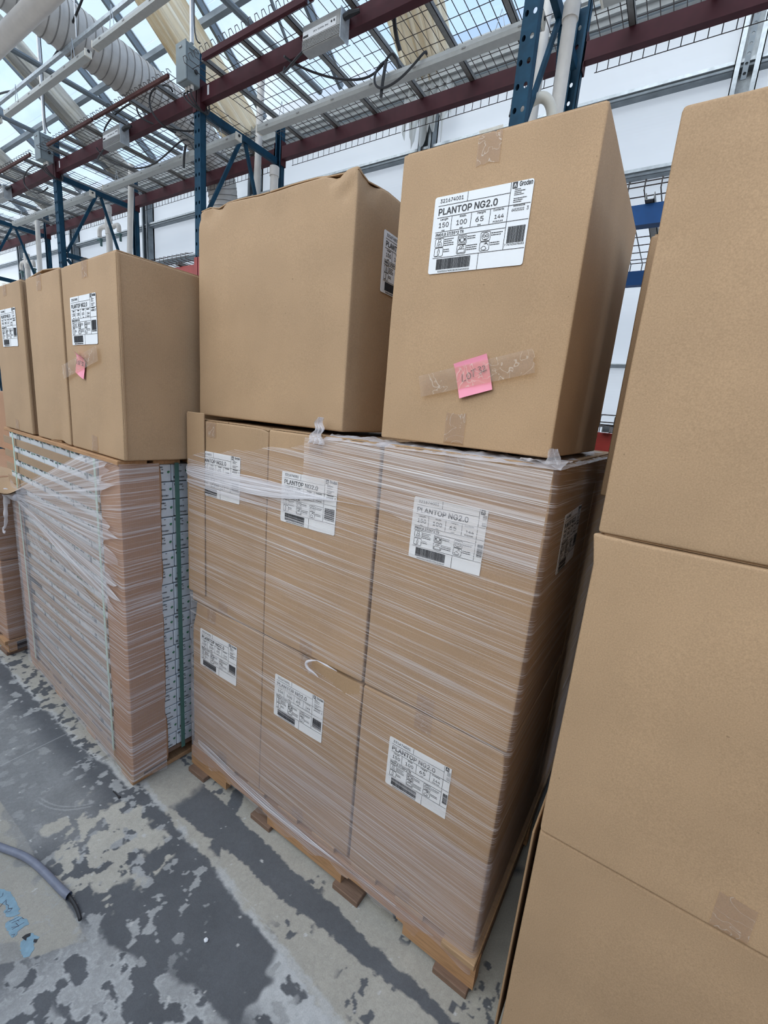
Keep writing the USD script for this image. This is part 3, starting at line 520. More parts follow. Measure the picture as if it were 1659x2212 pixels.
for q in np.arange(-11, 2.5, 2.4): obj('hanger_rod', MB().tube([(q, 0, .10), (q, 0, rz_(1.3) - 4.0)], .008, 6), M['pole'], t)
def cable(label, pts, r=.007, n=40): return tag(obj('power_cable', MB().tube(spline(pts, n), r, 6), M['black']), label, 'cable')
cable('black cable sagging between the large lamp driver and its lamp bar', [(-2.6, 2.40, 3.69), (-2.45, 2.60, 3.66), (-2.15, 2.70, 3.62), (-2.0, 2.72, 3.70), (-1.93, 2.76, 3.64)])
cable('black cable loop hanging over the lamp bar near the picture top', [(-2.02, 2.74, 3.70), (-2.05, 2.66, 3.58), (-2.0, 2.66, 3.50), (-1.86, 2.68, 3.53), (-1.76, 2.72, 3.63), (-1.74, 2.76, 3.66)])
cable('short black plug hanging below the lamp bar', [(-2.0, 2.70, 3.66), (-2.0, 2.68, 3.54), (-2.005, 2.68, 3.46)], .010)
cable('black cable sagging from the middle lamp driver to its lamp bar', [(-5.1, 2.40, 3.70), (-4.9, 2.50, 3.56), (-4.55, 2.62, 3.55), (-4.25, 2.70, 3.70), (-4.10, 2.72, 3.68), (-4.05, 2.73, 3.62)])
cable('black plug hanging from the middle lamp bar', [(-4.14, 2.70, 3.66), (-4.15, 2.69, 3.58), (-4.16, 2.69, 3.48)], .011)
cable('black cable looped over the beam left of the middle upright', [(-4.9, 2.38, 3.78), (-4.6, 2.37, 3.86), (-4.35, 2.38, 3.86), (-4.28, 2.39, 3.74), (-4.05, 2.60, 3.70), (-3.95, 2.62, 3.75)])
cable('black cable hooped over the beam beside the right electrical box', [(-4.05, 2.55, 3.66), (-4.12, 2.39, 3.74), (-4.10, 2.37, 3.86), (-3.95, 2.38, 3.88), (-3.88, 2.42, 3.84)])
cable('black cable looped beside the left electrical box', [(-6.2, 2.37, 3.74), (-6.5, 2.36, 3.78), (-6.72, 2.37, 3.70), (-6.6, 2.40, 3.58), (-6.45, 2.50, 3.64)])
cable('thin black cable drooping across the roof at the top', [(-5.2, 2.02, 4.10), (-4.7, 2.0, 4.16), (-4.3, 1.99, 4.32), (-4.0, 1.99, 4.55)], .008)
cable('black cable drooping at the left edge under the roof', [(-7.6, 2.0, 4.06), (-7.0, 2.0, 4.22), (-6.2, 2.0, 4.18), (-5.7, 1.99, 4.08)], .008)
cable('pair of black cables hanging behind the tan curtain deck', [(-1.86, 2.55, 3.84), (-1.88, 2.60, 3.75), (-1.87, 2.66, 3.66)], .012)
# cream water pipes inside the uprights
def tee(t, x, y, z, r, arms):
    obj('cross_fitting', MB().tube([(x, y, z - .09), (x, y, z + .09)], r * 1.22, 14).tube([(x - .10, y, z + .01), (x + .10, y, z - .01)], r * .95, 12), M['pvc'], t, smooth=40)
    for sx in arms:
        obj('elbow', MB().tube(spline([(x + sx * .09, y, z - sx * .008), (x + sx * .19, y, z - sx * .01), (x + sx * .235, y, z - .02), (x + sx * .24, y, z - .09)], 14), r * .72, 12), M['pvc'], t, smooth=40)
        obj('valve_handle', MB().cbox((x + sx * .24 - .045, y - .02, z - .135), (x + sx * .24 + .045, y + .02, z - .11), .006).cbox((x + sx * .24 + .02, y - .012, z - .20), (x + sx * .24 + .04, y + .012, z - .12), .004), M['valve'], t)
def pipes(xa, xb, zcap, lab=None, leaning=0.0, fit=None, topA=4.28, yb=3.12):
    t = thing('water_pipe', lab[0], 'pipe', (xa, 3.15, 0)); obj('pipe', MB().tube([(-leaning, 0, 0), (leaning * .35, 0, topA)], .031, 16), M['pvc'], t, smooth=40)
    t = thing('water_pipe', lab[1], 'pipe', (xb, yb, 0)); obj('pipe', MB().tube([(0, 0, 0), (0, 0, zcap - .06)], .036, 16), M['pvc'], t, smooth=40); obj('pipe_cap', MB().tube([(0, 0, zcap - .075), (0, 0, zcap)], .042, 16), M['pvc'], t, smooth=40)
    if fit: tee(t, 0, 0, fit, .034, (-1, 1))
    return t
t = pipes(-1.155, -.895, 3.66, yb=2.80, lab=('cream pipe rising past the deck behind the nearest blue upright', 'thick cream pipe with elbow and valve beside the nearest blue upright'))
ez = 3.17
obj('socket', MB().tube([(0, -.04, ez - .20), (0, -.085, ez - .08)], .042, 16), M['pvc_new'], t, smooth=40)
obj('elbow', MB().tube(spline([(0, -.07, ez - .11), (0, -.10, ez - .03), (-.04, -.125, ez + .015), (-.10, -.135, ez + .005), (-.16, -.14, ez - .015)], 20), .026, 14), M['pvc_new'], t, smooth=40)
obj('valve_body', MB().tube([(-.105, -.135, ez), (-.195, -.15, ez - .03)], .034, 14), M['pvc'], t, smooth=40); obj('valve_handle', MB().tube([(-.175, -.185, ez - .02), (-.18, -.19, ez - .07)], .014, 10).cbox((-.187, -.20, ez - .13), (-.170, -.182, ez + .02), .005), M['valve_blk'], t)
pipes(-3.735, -3.46, 3.545, ('leaning cream pipe right of the middle upright, rising through the deck', 'short capped cream pipe top right of the middle upright'), leaning=.12, topA=4.30)
pipes(-6.02, -6.42, 3.69, ('leaning cream pipe behind the left upright', 'capped cream pipe with a cross fitting and two green valves'), leaning=.35, fit=3.46, topA=4.05)
pipes(-8.62, -8.98, 3.42, ('cream pipe at the far left of the rack', 'cream pipe with a cross fitting at the far left edge'), leaning=.15, fit=3.30, topA=4.0)
# ribbed fabric duct
dx = -4.67
path = np.array([(dx, y, 4.19 + (2.6 - y) * .115 - .03 * math.sin((y + 1) * 1.1)) for y in np.linspace(-3.0, 2.9, 60)] + [(dx - .01, 3.1, 4.14), (dx - .03, 3.3, 4.04), (dx - .06, 3.47, 3.88), (dx - .09, 3.55, 3.70), (dx - .10, 3.57, 3.52), (dx - .10, 3.57, 3.36)])
k = np.linspace(0, 1, len(path)); from scipy.interpolate import CubicSpline
pc = CubicSpline(k, path)(np.linspace(0, 1, 900)); rad = np.interp(np.linspace(0, 1, 900), [0, .86, .94, 1], [.172, .172, .165, .140]); sarc = np.concatenate([[0], np.cumsum(np.linalg.norm(np.diff(pc, axis=0), axis=1))])
rad = rad * (1 - .035 * np.abs(np.sin(sarc / .062 * PI)) ** .7 + .035)
t = thing('fabric_duct', 'large off-white ribbed fabric air duct hanging across the roof', 'air duct', (0, 0, 0))
obj('sleeve', MB().tube(pc, rad, 36), M['duct'], t, smooth=50)
hel = []
tt = np.gradient(pc, axis=0); tt /= np.linalg.norm(tt, axis=1, keepdims=True)
for i in np.linspace(0, 899, 5200):
    q = int(i); T = tt[q]; u = np.cross(T, (1, 0, 0)); u /= np.linalg.norm(u); w = np.cross(T, u); a = np.interp(i, np.arange(900), sarc) / .062 * 2 * PI
    hel.append(np.array([np.interp(i, np.arange(900), pc[:, c]) for c in range(3)]) + (np.interp(i, np.arange(900), rad) + .001) * (math.cos(a) * u + math.sin(a) * w))
obj('spiral_wire', MB().tube(hel, .0042, 4), M['duct_rib'], t)

# ------------------------------------------------------------------ shipping labels (flat print on a paper sheet)
LW, LH = .2135, .153
def label_print(cut=1.0, seed=5):
    rng = np.random.default_rng(seed); b = MB(); T = .0004
    def rect(u0, u1, v0, v1):
        u0, u1 = max(u0, .02), min(u1, cut - .006)
        if u1 > u0: b.box((u0 * LW, -T, (1 - v1) * LH), (u1 * LW, 0, (1 - v0) * LH))
    def hl(v, u0, u1): rect(u0, u1, v - .0028, v + .0028)
    def vl(u, v0, v1): rect(u - .0020, u + .0020, v0, v1)
    def text(s, u0, u1, vb, h, bold=False, ymul=1.0):
        if u1 > cut: return
        m = meshkit.text_mesh(s, h * LH, T, bold); x0, x1 = m.bounds[0][0], m.bounds[1][0]; k = (u1 - u0) * LW / (x1 - x0)
        v = np.array(m.vertices); P = np.stack([u0 * LW + (v[:, 0] - x0) * k, -v[:, 2], (1 - vb) * LH + v[:, 1]], 1); b.add(P, m.faces)
    text('321674001', .062, .316, .083, .046); vl(.36, .0, .12); hl(.12, .045, .79)
    text('PLANTOP NG2.0', .054, .677, .236, .080, True); hl(.27, .045, .995); vl(.79, .0, .793)
    for u in (.211, .423, .616): vl(u, .27, .457)
    hl(.457, .04, .995)
    for s, u0, u1, v in (('Length', .085, .17, .308), ('Width', .295, .365, .306), ('Height', .485, .57, .304), ('Contents', .645, .75, .304)): text(s, u0, u1, v, .026)
    for s, u0, u1, h in (('150', .072, .182, .060), ('100', .268, .381, .060), ('65', .473, .555, .060), ('144', .665, .755, .046)): text(s, u0, u1, .399, h)
    for u in (.125, .325, .515): text('MM', u - .016, u + .016, .448, .016)
    text('PCS/CAR', .655, .752, .443, .020); text('PNG9,8 27/35*2 TR', .048, .359, .511, .036, True); hl(.527, .04, .787)
    def ring(pts, w=.0011, close=True):
        P = [np.array((u * LW, -T / 2, (1 - v) * LH)) for u, v in pts if True]
        if max(p[0] for p in P) > (cut - .01) * LW: return
        P = P + [P[0]] if close else P
        for p, q in zip(P[:-1], P[1:]): b.bar(p, q, w * .75, T, (0, 1, 0)) if np.linalg.norm(q - p) > 1e-6 else 0
    circ = lambda u, v, ru, rv, n=12: [(u + ru * math.cos(a), v + rv * math.sin(a)) for a in np.linspace(0, 2 * PI, n, False)]
    for u in (.053, .306, .550):
        for v in (.542, .662): 
            ring([(u + .008, v), (u + .088, v), (u + .096, v + .012), (u + .096, v + .100), (u + .088, v + .112), (u + .008, v + .112), (u, v + .1), (u, v + .012)])
    ring(circ(.101, .565, .014, .02)); ring([(.075, .645), (.08, .60), (.09, .585), (.112, .585), (.122, .60), (.127, .645)], close=False); ring([(.094, .645), (.094, .61), (.108, .61), (.108, .645)], close=False)
    ring([(.092, .76), (.088, .72), (.094, .69), (.100, .675), (.106, .69), (.108, .72), (.104, .76)]); ring([(.06, .768), (.09, .768)], close=False)
    ring([(.318, .56), (.390, .56), (.390, .636), (.318, .636)]); ring([(.336, .575), (.372, .575), (.372, .622), (.336, .622)]); rect(.318, .332, .585, .612); rect(.376, .390, .585, .612)
    ring([(.315, .76), (.32, .715), (.388, .715), (.393, .76)]); ring(circ(.345, .698, .012, .014)); ring(circ(.37, .684, .009, .011)); rect(.362, .372, .668, .676)
    ring(circ(.598, .597, .036, .045)); ring(circ(.585, .592, .012, .014)); ring(circ(.612, .592, .012, .014)); ring([(.585, .628), (.598, .634), (.612, .628)], close=False)
    ring([(.565, .742), (.585, .715), (.605, .722), (.62, .75), (.60, .765), (.575, .76)]); ring([(.59, .69), (.625, .69), (.632, .70), (.632, .71)], close=False); rect(.6, .622, .674, .684)
    for u, v, n, ln in ((.155, .556, 4, .11), (.155, .69, 2, .085), (.410, .562, 2, .095), (.410, .676, 3, .115), (.655, .562, 2, .11), (.655, .68, 2, .10)):
        for q in range(n):
            x = u; e = u + ln * (.75 + .25 * rng.random())
            while x < e:
                w = .006 + .016 * rng.random(); rect(x, min(x + w, e), v + q * .026, v + q * .026 + .0095); x += w + .0035
    def code(u0, u1, v0, v1, n, hv=False):
        x = u0
        while x < u1:
            w = rng.choice([.0016, .0024, .0034, .0050]); rect(x, min(x + w, u1), v0, v1); x += w + rng.choice([.0014, .0018, .0026])
    code(.088, .463, .812, .950, 60); text('0160321674001$100364520222', .112, .462, .987, .022); hl(.794, .04, .995); vl(.545, .794, .998)
    code(.815, .979, .522, .718, 30); text('7 747634698681', .800, .985, .748, .023)
    lg = Polygon([(.805, 1 - .078), (.850, 1 - .078), (.850, 1 - .004), (.805, 1 - .004)]).difference(Polygon([(.812, 1 - .066), (.8215, 1 - .018), (.833, 1 - .018), (.843, 1 - .066), (.834, 1 - .066), (.8275, 1 - .034), (.8205, 1 - .066)]))
    if cut < .86: lg = lg.intersection(sbox(0, 0, cut - .003, 1))
    if not lg.is_empty: b.poly(lg, T, np.array([[LW, 0, 0, 0], [0, 0, -1, 0], [0, LH, 0, 0], [0, 0, 0, 1.0]]))
    text('Grodan', .868, .990, .060, .052, True)
    for q, ln in enumerate((.055, .10, .065, .09, 0, .12, .085, .075)):
        x = .830
        while ln and x < .830 + ln: w = .006 + .014 * rng.random(); rect(x, min(x + w, .830 + ln), .088 + q * .021, .096 + q * .021); x += w + .003
    text('Retrievalcode', .838, .945, .292, .021); text('64520222', .826, .941, .346, .034); text('3', .965, .982, .346, .040)
    return b.mesh()
PRINT = {1.0: label_print(), .88: label_print(.88)}
def follow(m, body, n):
    """Presses a flat mesh onto the uneven face of a carton that looks along n."""
    from scipy.interpolate import LinearNDInterpolator
    k = int(np.argmax(np.abs(n))); ij = [i for i in range(3) if i != k]; sg = np.sign(n[k]); bv = np.array(body.vertices); ext = (bv[:, k] * sg).max(); sel = bv[:, k] * sg > ext - .035
    f = LinearNDInterpolator(bv[sel][:, ij], bv[sel][:, k], fill_value=ext * sg); v = np.array(m.vertices); v[:, k] += f(v[:, ij]) - (0 if n[k] < 0 else body_ref(body, k)); m.vertices = v; return m
def body_ref(body, k): return body.metadata['size'][k]
def add_label(t, o, x, n, cut=1.0, wav=0.0, rot=0.0, body=None):
    """A paper label whose lower left corner is o, running along x, facing n."""
    x, n = np.array(x, float), np.array(n, float); z = np.array((0, 0, 1.0)); x = x * math.cos(rot) + z * math.sin(rot); zz = np.cross(x, -n); zz = zz / np.linalg.norm(zz); zz = zz if zz[2] > 0 else -zz
    w = LW * cut; r = .005; F = frame(np.array(o) + n * .0012, x, -n, zz)
    pl = sbox(r, r, w - r, LH - r).buffer(r, 4) if cut == 1 else sbox(r, r, w, LH - r).buffer(r, 4).intersection(sbox(0, 0, w, LH))
    s = trimesh.creation.extrude_polygon(pl, .0006, engine='earcut'); s.apply_transform(np.array([[1, 0, 0, 0], [0, 0, -1, 0], [0, 1, 0, 0], [0, 0, 0, 1.0]]))
    p = PRINT[cut].copy(); p.apply_translation((0, -.0007, 0))
    if wav:
        s = s.subdivide_to_size(.02) if False else s
        for m in (p,):
            v = np.array(m.vertices); v[:, 1] -= wav * .0; m.vertices = v
    s.apply_transform(F); p.apply_transform(F)
    if body is not None:
        s = follow(s.subdivide_to_size(.03), body, n); p = follow(p.subdivide_to_size(.05), body, n)
    sh = obj('shipping_label', s, M['white'], t, label='white printed shipping label'); obj('print', p, M['ink'], sh)
def tape_strip(w, h, seed, amp=.0016, n=(10, 14)):
    a, c = np.linspace(-w / 2, w / 2, n[0]), np.linspace(0, h, n[1]); A, B = np.meshgrid(a, c, indexing='ij')
    d = -.0008 - amp * meshkit.fbm(np.stack([A * 60 + seed, B * 60, 0 * A], -1), 3, seed); B = B + (np.where(np.abs(B) < 1e-9, 0, 1)) * 0 + (B == h) * .006 * (meshkit.noise(np.stack([A * 130, A * 0 + seed, A * 0], -1), seed) - .5)
    V = np.stack([A, d, B], -1).reshape(-1, 3); return trimesh.Trimesh(V, grid_faces(*n), process=False)

# ------------------------------------------------------------------ cartons
def carton(label, o, w, d, h, rz=0.0, seed=1, dents=(), labels=(), tape=(), flaps=True, m='card', group=None, bulge=.002, r=.006, top_open=0.0, cat='carton', name='carton', res=14, joint=False):
    """o = lower left front corner (world), +x along the front, +y into depth. tape = (edge, x, length)."""
    t = thing(name, label, cat, o, rz, group)
    bm = rounded(w, d, h, r, res, .0012, seed, dents, bulge); bm.metadata['size'] = (w, d, h); obj('body', bm, M[m], t, smooth=True)
    if joint: obj('glued_joint', MB().cbox((w + .0015, .0035, .004), (w + .0038, .010, h - .004), .0006), M[m], t)
    if flaps:                                                            # two top flaps meeting on a taped seam
        for a, b_, s in ((0.007, w / 2 - .002, 1), (w / 2 + .002, w - .007, -1)):
            xs = np.linspace(a, b_, 8); ys2 = np.linspace(.008, d - .008, 10); A, B = np.meshgrid(xs, ys2, indexing='ij')
            lift = top_open * ((A - a) / (b_ - a) if s > 0 else (b_ - A) / (b_ - a)); Z = h + .0005 + lift + .001 * meshkit.fbm(np.stack([A * 9, B * 9, A * 0 + seed], -1), 2, seed)
            for q in dents:
                Z = Z + np.exp(-((A - q[0][0]) ** 2 + (B - q[0][1]) ** 2) / (q[1] ** 2)) * min(q[2][2] * 1.3, 0)
            V = np.stack([A, B, Z], -1).reshape(-1, 3); f = grid_faces(8, 10); k = len(V)
            rim = []
            idx = np.arange(80).reshape(8, 10); loop = list(idx[:, 0]) + list(idx[-1, 1:]) + list(idx[-2::-1, -1]) + list(idx[0, -2:0:-1])
            for i in range(len(loop)):
                p, q = loop[i], loop[(i + 1) % len(loop)]; rim += [(p, q, q + k), (p, q + k, p + k)]
            obj('top_flap', trimesh.Trimesh(np.vstack([V, V + (0, 0, .003)]), np.vstack([f[:, ::-1], f + k, np.array(rim)]), process=False), M[m], t)
    for q in tape:
        edge, x, ln = q[:3]; s = tape_strip(.050, ln, seed + int(x * 100))
        if edge == 'top': s.apply_transform(frame((x, 0, h + .004), (1, 0, 0), (0, 1, 0), (0, 0, -1)))
        elif edge == 'bottom': s.apply_transform(frame((x, 0, .0), (1, 0, 0), (0, 1, 0), (0, 0, 1)))
        follow(s, bm, np.array((0, -1.0, 0))); obj('tape', s, M['tape'], t, smooth=True, label='clear wrinkled packing tape strip')
    for q in labels:
        if q[0] == 'front': add_label(t, (q[1], 0, q[2]), (1, 0, 0), (0, -1, 0), *(q[3:]), body=bm)
        elif q[0] == 'right': add_label(t, (w, q[1], q[2]), (0, 1, 0), (1, 0, 0), *(q[3:]), body=bm)
    return t
def pallet(label, o, w, d, rz=0.0, h=.122, notch=True, seed=0, m=('wood1', 'wood2', 'wood3'), out=1.0):
    """Stringers run along x (the front edge), deck boards along y."""
    rng = np.random.default_rng(seed); t = thing('pallet', label, 'pallet', o, rz); b0, t0 = .020, .020; hs = h - b0 - t0
    for y in (.0, d / 2 - .02, d - .04):
        P = sbox(0, 0, w, hs)
        if notch:
            for c in (w * .27, w * .73): P = P.difference(sbox(c - .11, -.01, c + .11, .030).union(sbox(c - .085, -.01, c + .085, .038)).buffer(.006))
        obj('stringer', MB().poly(P, .038, frame((0, y + .038, b0), (1, 0, 0), (0, 0, 1), (0, -1, 0))), M[m[1]], t)
    for x in np.linspace(0, w - .1, 8): obj('deck_board', MB().cbox((x + rng.uniform(0, .008), (.006 if x < w - .12 or out < .5 else -.014), h - t0), (x + .098, d + .006, h), .002), M[m[0]], t)
    for x in (0.01, w * .30, w * .62, w - .11): obj('bottom_board', MB().cbox((x, (-.008 - rng.uniform(0, .02)) * out, 0), (x + .10, d + .004, b0), .002), M[m[2]], t)
    return t
def shell(path, zb, zt, nz, m, name, label, cat, keep=None, uvf=None, amp=.0022, ridge=110, seed=0, top_fold=None, extra=None):
    """Stretch film standing along a plan path of (x, y) points: zb(s), zt(s) its lower and upper edges."""
    path = np.array(path, float); nrm = np.stack([np.gradient(path[:, 1]), -np.gradient(path[:, 0])], 1); nrm /= np.linalg.norm(nrm, axis=1, keepdims=True)
    s = np.concatenate([[0], np.cumsum(np.linalg.norm(np.diff(path, axis=0), axis=1))]); n = len(s); t = np.linspace(0, 1, nz)
    B, Tp = np.array([zb(*p, q) for p, q in zip(path, s)]), np.array([zt(*p, q) for p, q in zip(path, s)]); Z = B[:, None] + (Tp - B)[:, None] * t[None]
    S = np.repeat(s[:, None], nz, 1); d = amp * (meshkit.fbm(np.stack([S * 2.2, Z * ridge * .5, 0 * S + seed], -1), 3, seed) - .35) * 2
    V = np.stack([path[:, 0:1] + nrm[:, 0:1] * d, path[:, 1:2] + nrm[:, 1:2] * d, Z], -1)
    UV = uvf(S, Z, V) if uvf else np.stack([S, Z + .05 * S], -1)
    o = obj(name, trimesh.Trimesh(V.reshape(-1, 3), grid_faces(n, nz, keep(V, S, Z) if keep else None), process=False), M[m], None, smooth=True, uv=UV.reshape(-1, 2)) if not extra else None
    return tag(o, label, cat)
def lin(P, step=.012):
    out = []
    for a, b in zip(P[:-1], P[1:]):
        a, b = np.array(a, float), np.array(b, float); k = max(2, int(np.linalg.norm(b - a) / step)); out += [a + (b - a) * i / k for i in range(k)]
    return out + [np.array(P[-1], float)]
def rcorner(P, r=.014, n=5):
    out = [np.array(P[0], float)]
    for a, b, c in zip(P[:-2], P[1:-1], P[2:]):
        a, b, c = map(lambda q: np.array(q, float), (a, b, c)); p = b + (a - b) / np.linalg.norm(a - b) * r; q = b + (c - b) / np.linalg.norm(c - b) * r
        out += [(1 - t) ** 2 * p + 2 * t * (1 - t) * b + t * t * q for t in np.linspace(0, 1, n)]
    return out + [np.array(P[-1], float)]

# central pallet: six cartons in view, two layers
CY = .925
pallet('wooden pallet with notched stringer under the central wrapped cartons', (-1.418, .918, 0), 1.245, 1.05, seed=3)
zz = [.123, .748]; hh = [.620, .672]
xs = [(-1.412, -1.0218), (-1.0206, -.6135), (-.606, -.190)]
clab = [['bottom left wrapped carton, its label cut by a crushed crease at the left edge', 'bottom middle wrapped carton under the torn hole in the film', 'bottom right wrapped carton at the foot of the central stack'],
        ['middle-row left wrapped carton behind the cardboard corner board', 'middle-row centre wrapped carton whose label is crossed by a bunched film band', 'middle-row right wrapped carton with labels on its front and right side']]
for r in (0, 1):
    for k, (x0, x1) in enumerate(xs):
        w = x1 - x0; lx = [(-1.362 if r == 0 else -1.358) - x0, -.956 - x0, -.503 - x0][k]; lz = ([.496, .478, .480] if r == 0 else [1.167, 1.153, 1.156])[k] - zz[r]
        labs = [('front', lx, lz, .88 if k == 2 else 1.0)]
        if r == 1 and k == 2: labs.append(('right', .175, 1.145 - zz[r], 1.0, 0, .0))
        dn = [((.02, 0, hh[r] - .02), .05, (.012, .012, -.004))] if (r, k) == (0, 0) else ([((w - .03, 0, hh[0]), .07, (0, .010, -.012)), ((w * .35, 0, hh[0]), .06, (0, .012, -.006))] if (r, k) == (0, 1) else [((w, 0, hh[r]), .03, (-.006, .006, -.006))])
        carton(clab[r][k], (x0, CY, zz[r]), w, .60, hh[r], seed=11 + r * 3 + k, labels=labs, tape=[('top', w * (.47 if k else .30), .055), ('bottom', w * .47, .05)], dents=dn, flaps=(r == 1), m='card' if k else 'card_red' if r == 9 else 'card', bulge=.004)
for r in (0, 1): carton(['rear carton low on the right side of the central stack', 'rear carton high on the right side of the central stack'][r], (-.60, CY + .612, zz[r]), .41, .42, hh[r], seed=31 + r, flaps=r == 1)
t = thing('corner_board', 'loose cardboard corner board on the left edge of the central middle row', 'cardboard strip', (-1.418, CY - .008, .79)); obj('board', MB().cbox((0, 0, 0), (.092, .006, .655), .002).cbox((-.004, 0, 0), (.003, .12, .650), .002), M['card'], t)
XL, XR, YFm = -1.424, -.180, CY - .010
fpath = np.array(lin(rcorner([(XL, 1.96), (XL, YFm), (XR, YFm), (XR, 1.96)], .02), .0095))
hole = Polygon([(-.800, .742), (-.79, .728), (-.745, .712), (-.70, .700), (-.665, .693), (-.622, .712), (-.612, .735), (-.625, .752), (-.66, .757), (-.72, .758), (-.765, .762)])
def ckeep(V, S, Z):
    c = V[:-1, :-1]; k = np.ones(c.shape[:2], bool); near = (np.abs(c[..., 0] + .705) < .12) & (np.abs(c[..., 2] - .728) < .06) & (c[..., 1] < .95)
    for i, j in zip(*np.nonzero(near)): k[i, j] = not hole.contains(Point(c[i, j, 0], c[i, j, 2]))
    return k
def czt(x, y, s): return 1.418 - .118 * np.clip((-.70 - x) / .70, 0, 1) - (.06 * np.clip((y - YFm - .05) / .8, 0, 1) if x < -1 else 0.0) + .004 * math.sin(s * 40)
def czb(x, y, s): return .085 + .022 * math.sin(s * 9) * math.sin(s * 3.1) + .012 * math.sin(s * 47) - (.025 if -1.3 < x < -.35 else 0)
shell(fpath, czb, czt, 240, 'film', 'stretch_film', 'clear streaky stretch film wrapped around the central carton stack', 'stretch film', keep=ckeep, seed=2, amp=.0017)
shell(fpath[60:], lambda x, y, s: .075 + .015 * math.sin(s * 21), lambda x, y, s: .46 - .05 * math.sin(s * 1.5), 70, 'film_low', 'stretch_film', 'second hazy film layer around the bottom of the central carton stack', 'stretch film', seed=12, amp=.003)
nn = 70                                                                       # film folded over the top edge
for lab, P, inw in (('torn film edge folded over the top front of the central stack', [(-.80, YFm, 1.414), (XR, YFm, 1.418)], (0, .10)), ('loose film edge folded over the top right of the central stack', [(XR, YFm, 1.418), (XR, 1.80, 1.414)], (-.13, 0))):
    a = np.linspace(0, 1, 110)[:, None]; c = np.linspace(0, 1, 14)[None]; A0, A1 = np.array(P[0]), np.array(P[1]); base = A0 + (A1 - A0) * a
    ww = .55 + .7 * meshkit.noise(np.stack([a[:, 0] * 24, 0 * a[:, 0], 0 * a[:, 0]], 1), 3)[:, None]
    X = base[:, 0:1] + inw[0] * c * ww; Y = base[:, 1:2] + inw[1] * c * ww; Z = base[:, 2:3] + .012 * np.sin(np.clip(c * 2.2, 0, PI / 2)) + .014 * (meshkit.fbm(np.stack([a * 40 + 0 * c, c * 5 + 0 * a, 0 * a + 0 * c], -1), 3, 8) - .45) * (c + .15)
    V = np.stack([X + 0 * c, Y + 0 * c, Z], -1); o = obj('film_fold', trimesh.Trimesh(V.reshape(-1, 3), grid_faces(110, 14), process=False), M['film_thick'], None, smooth=True, uv=np.stack([a + 0 * c, c + 0 * a], -1).reshape(-1, 2)); tag(o, lab, 'stretch film')
# bunched white rope of film running across the middle row
def rope(label, A, B, w, seed, m='film_band', sag=0.0, amp=.004):
    a = np.linspace(0, 1, 130)[:, None]; c = np.linspace(-1, 1, 16)[None]; A, B = np.array(A, float), np.array(B, float); p = A + (B - A) * a; wd = w * np.clip(np.sin(np.clip(a * 1.02 + .0, 0, 1) ** .55 * PI * .98 + .35), .03, 1) * (.9 + .2 * np.sin(a * 9 + seed))
    Z = p[:, 2:3] + c * wd / 2 - sag * np.sin(a * PI) + .006 * np.sin(a * 5 + seed); Y = p[:, 1:2] - .004 - amp * meshkit.fbm(np.stack([a * 6 + 0 * c, c * 3.5 + 0 * a, 0 * a + 0 * c + seed], -1), 3, seed); X = p[:, 0:1] + 0 * c
    V = np.stack([X, Y, Z], -1); o = obj('film_band', trimesh.Trimesh(V.reshape(-1, 3), grid_faces(130, 16), process=False), M[m], None, smooth=True, uv=np.stack([a * .9 + 0 * c, c * w * .5 + 0 * a + seed], -1).reshape(-1, 2)); return tag(o, label, 'stretch film')
rope('bunched white film band crossing the two middle-row labels', (XL + .01, YFm, 1.245), (-.55, YFm, 1.255), .075, 3)
rope('thin white film strand crossing the middle-row centre label', (XL + .01, YFm, 1.215), (-.42, YFm, 1.165), .030, 5)
rope('diagonal film strands low across the front of the central stack', (-1.36, YFm, .155), (-.42, YFm, .105), .05, 9, sag=.02)
M['film_top'] = film('stretch_film_pulled', .44, .74, 1.5, 300.0, base=.05, top=.74, tint=(.82, .78, .76))
tp = np.array(lin([(-.86, YFm - .004), (XR - .012, YFm - .004)], .009)); shell(tp, lambda x, y, s: 1.225 + .03 * math.sin(s * 7) + .10 * max(0, .35 - s), lambda x, y, s: 1.414, 70, 'film_top', 'stretch_film', 'whitened stretched film across the top right of the central stack front', 'stretch film', seed=23, amp=.0026)
t = thing('film_tear', 'curled white film rim around the torn hole between the lower and middle rows', 'stretch film', (-.80, YFm - .004, .742))
ob = np.array([(0, 0, 0), (.012, -.006, -.016), (.05, -.008, -.03), (.09, -.004, -.042)]); obj('curl', MB().tube(spline([(.03, 0, .018), (.012, -.008, .014), (-.002, -.012, .002), (.006, -.012, -.012), (.022, -.008, -.02), (.042, -.004, -.032)], 30), np.interp(np.linspace(0, 1, 30), [0, .3, .7, 1], [.001, .0045, .004, .001]), 8), M['film_thick'], t, smooth=True, uv=None)
obj('curl', MB().tube(spline([(.03, 0, .018), (.07, -.006, .022), (.11, -.004, .018)], 20), np.interp(np.linspace(0, 1, 20), [0, .5, 1], [.0015, .003, .0007]), 8), M['film_thick'], t, smooth=True)
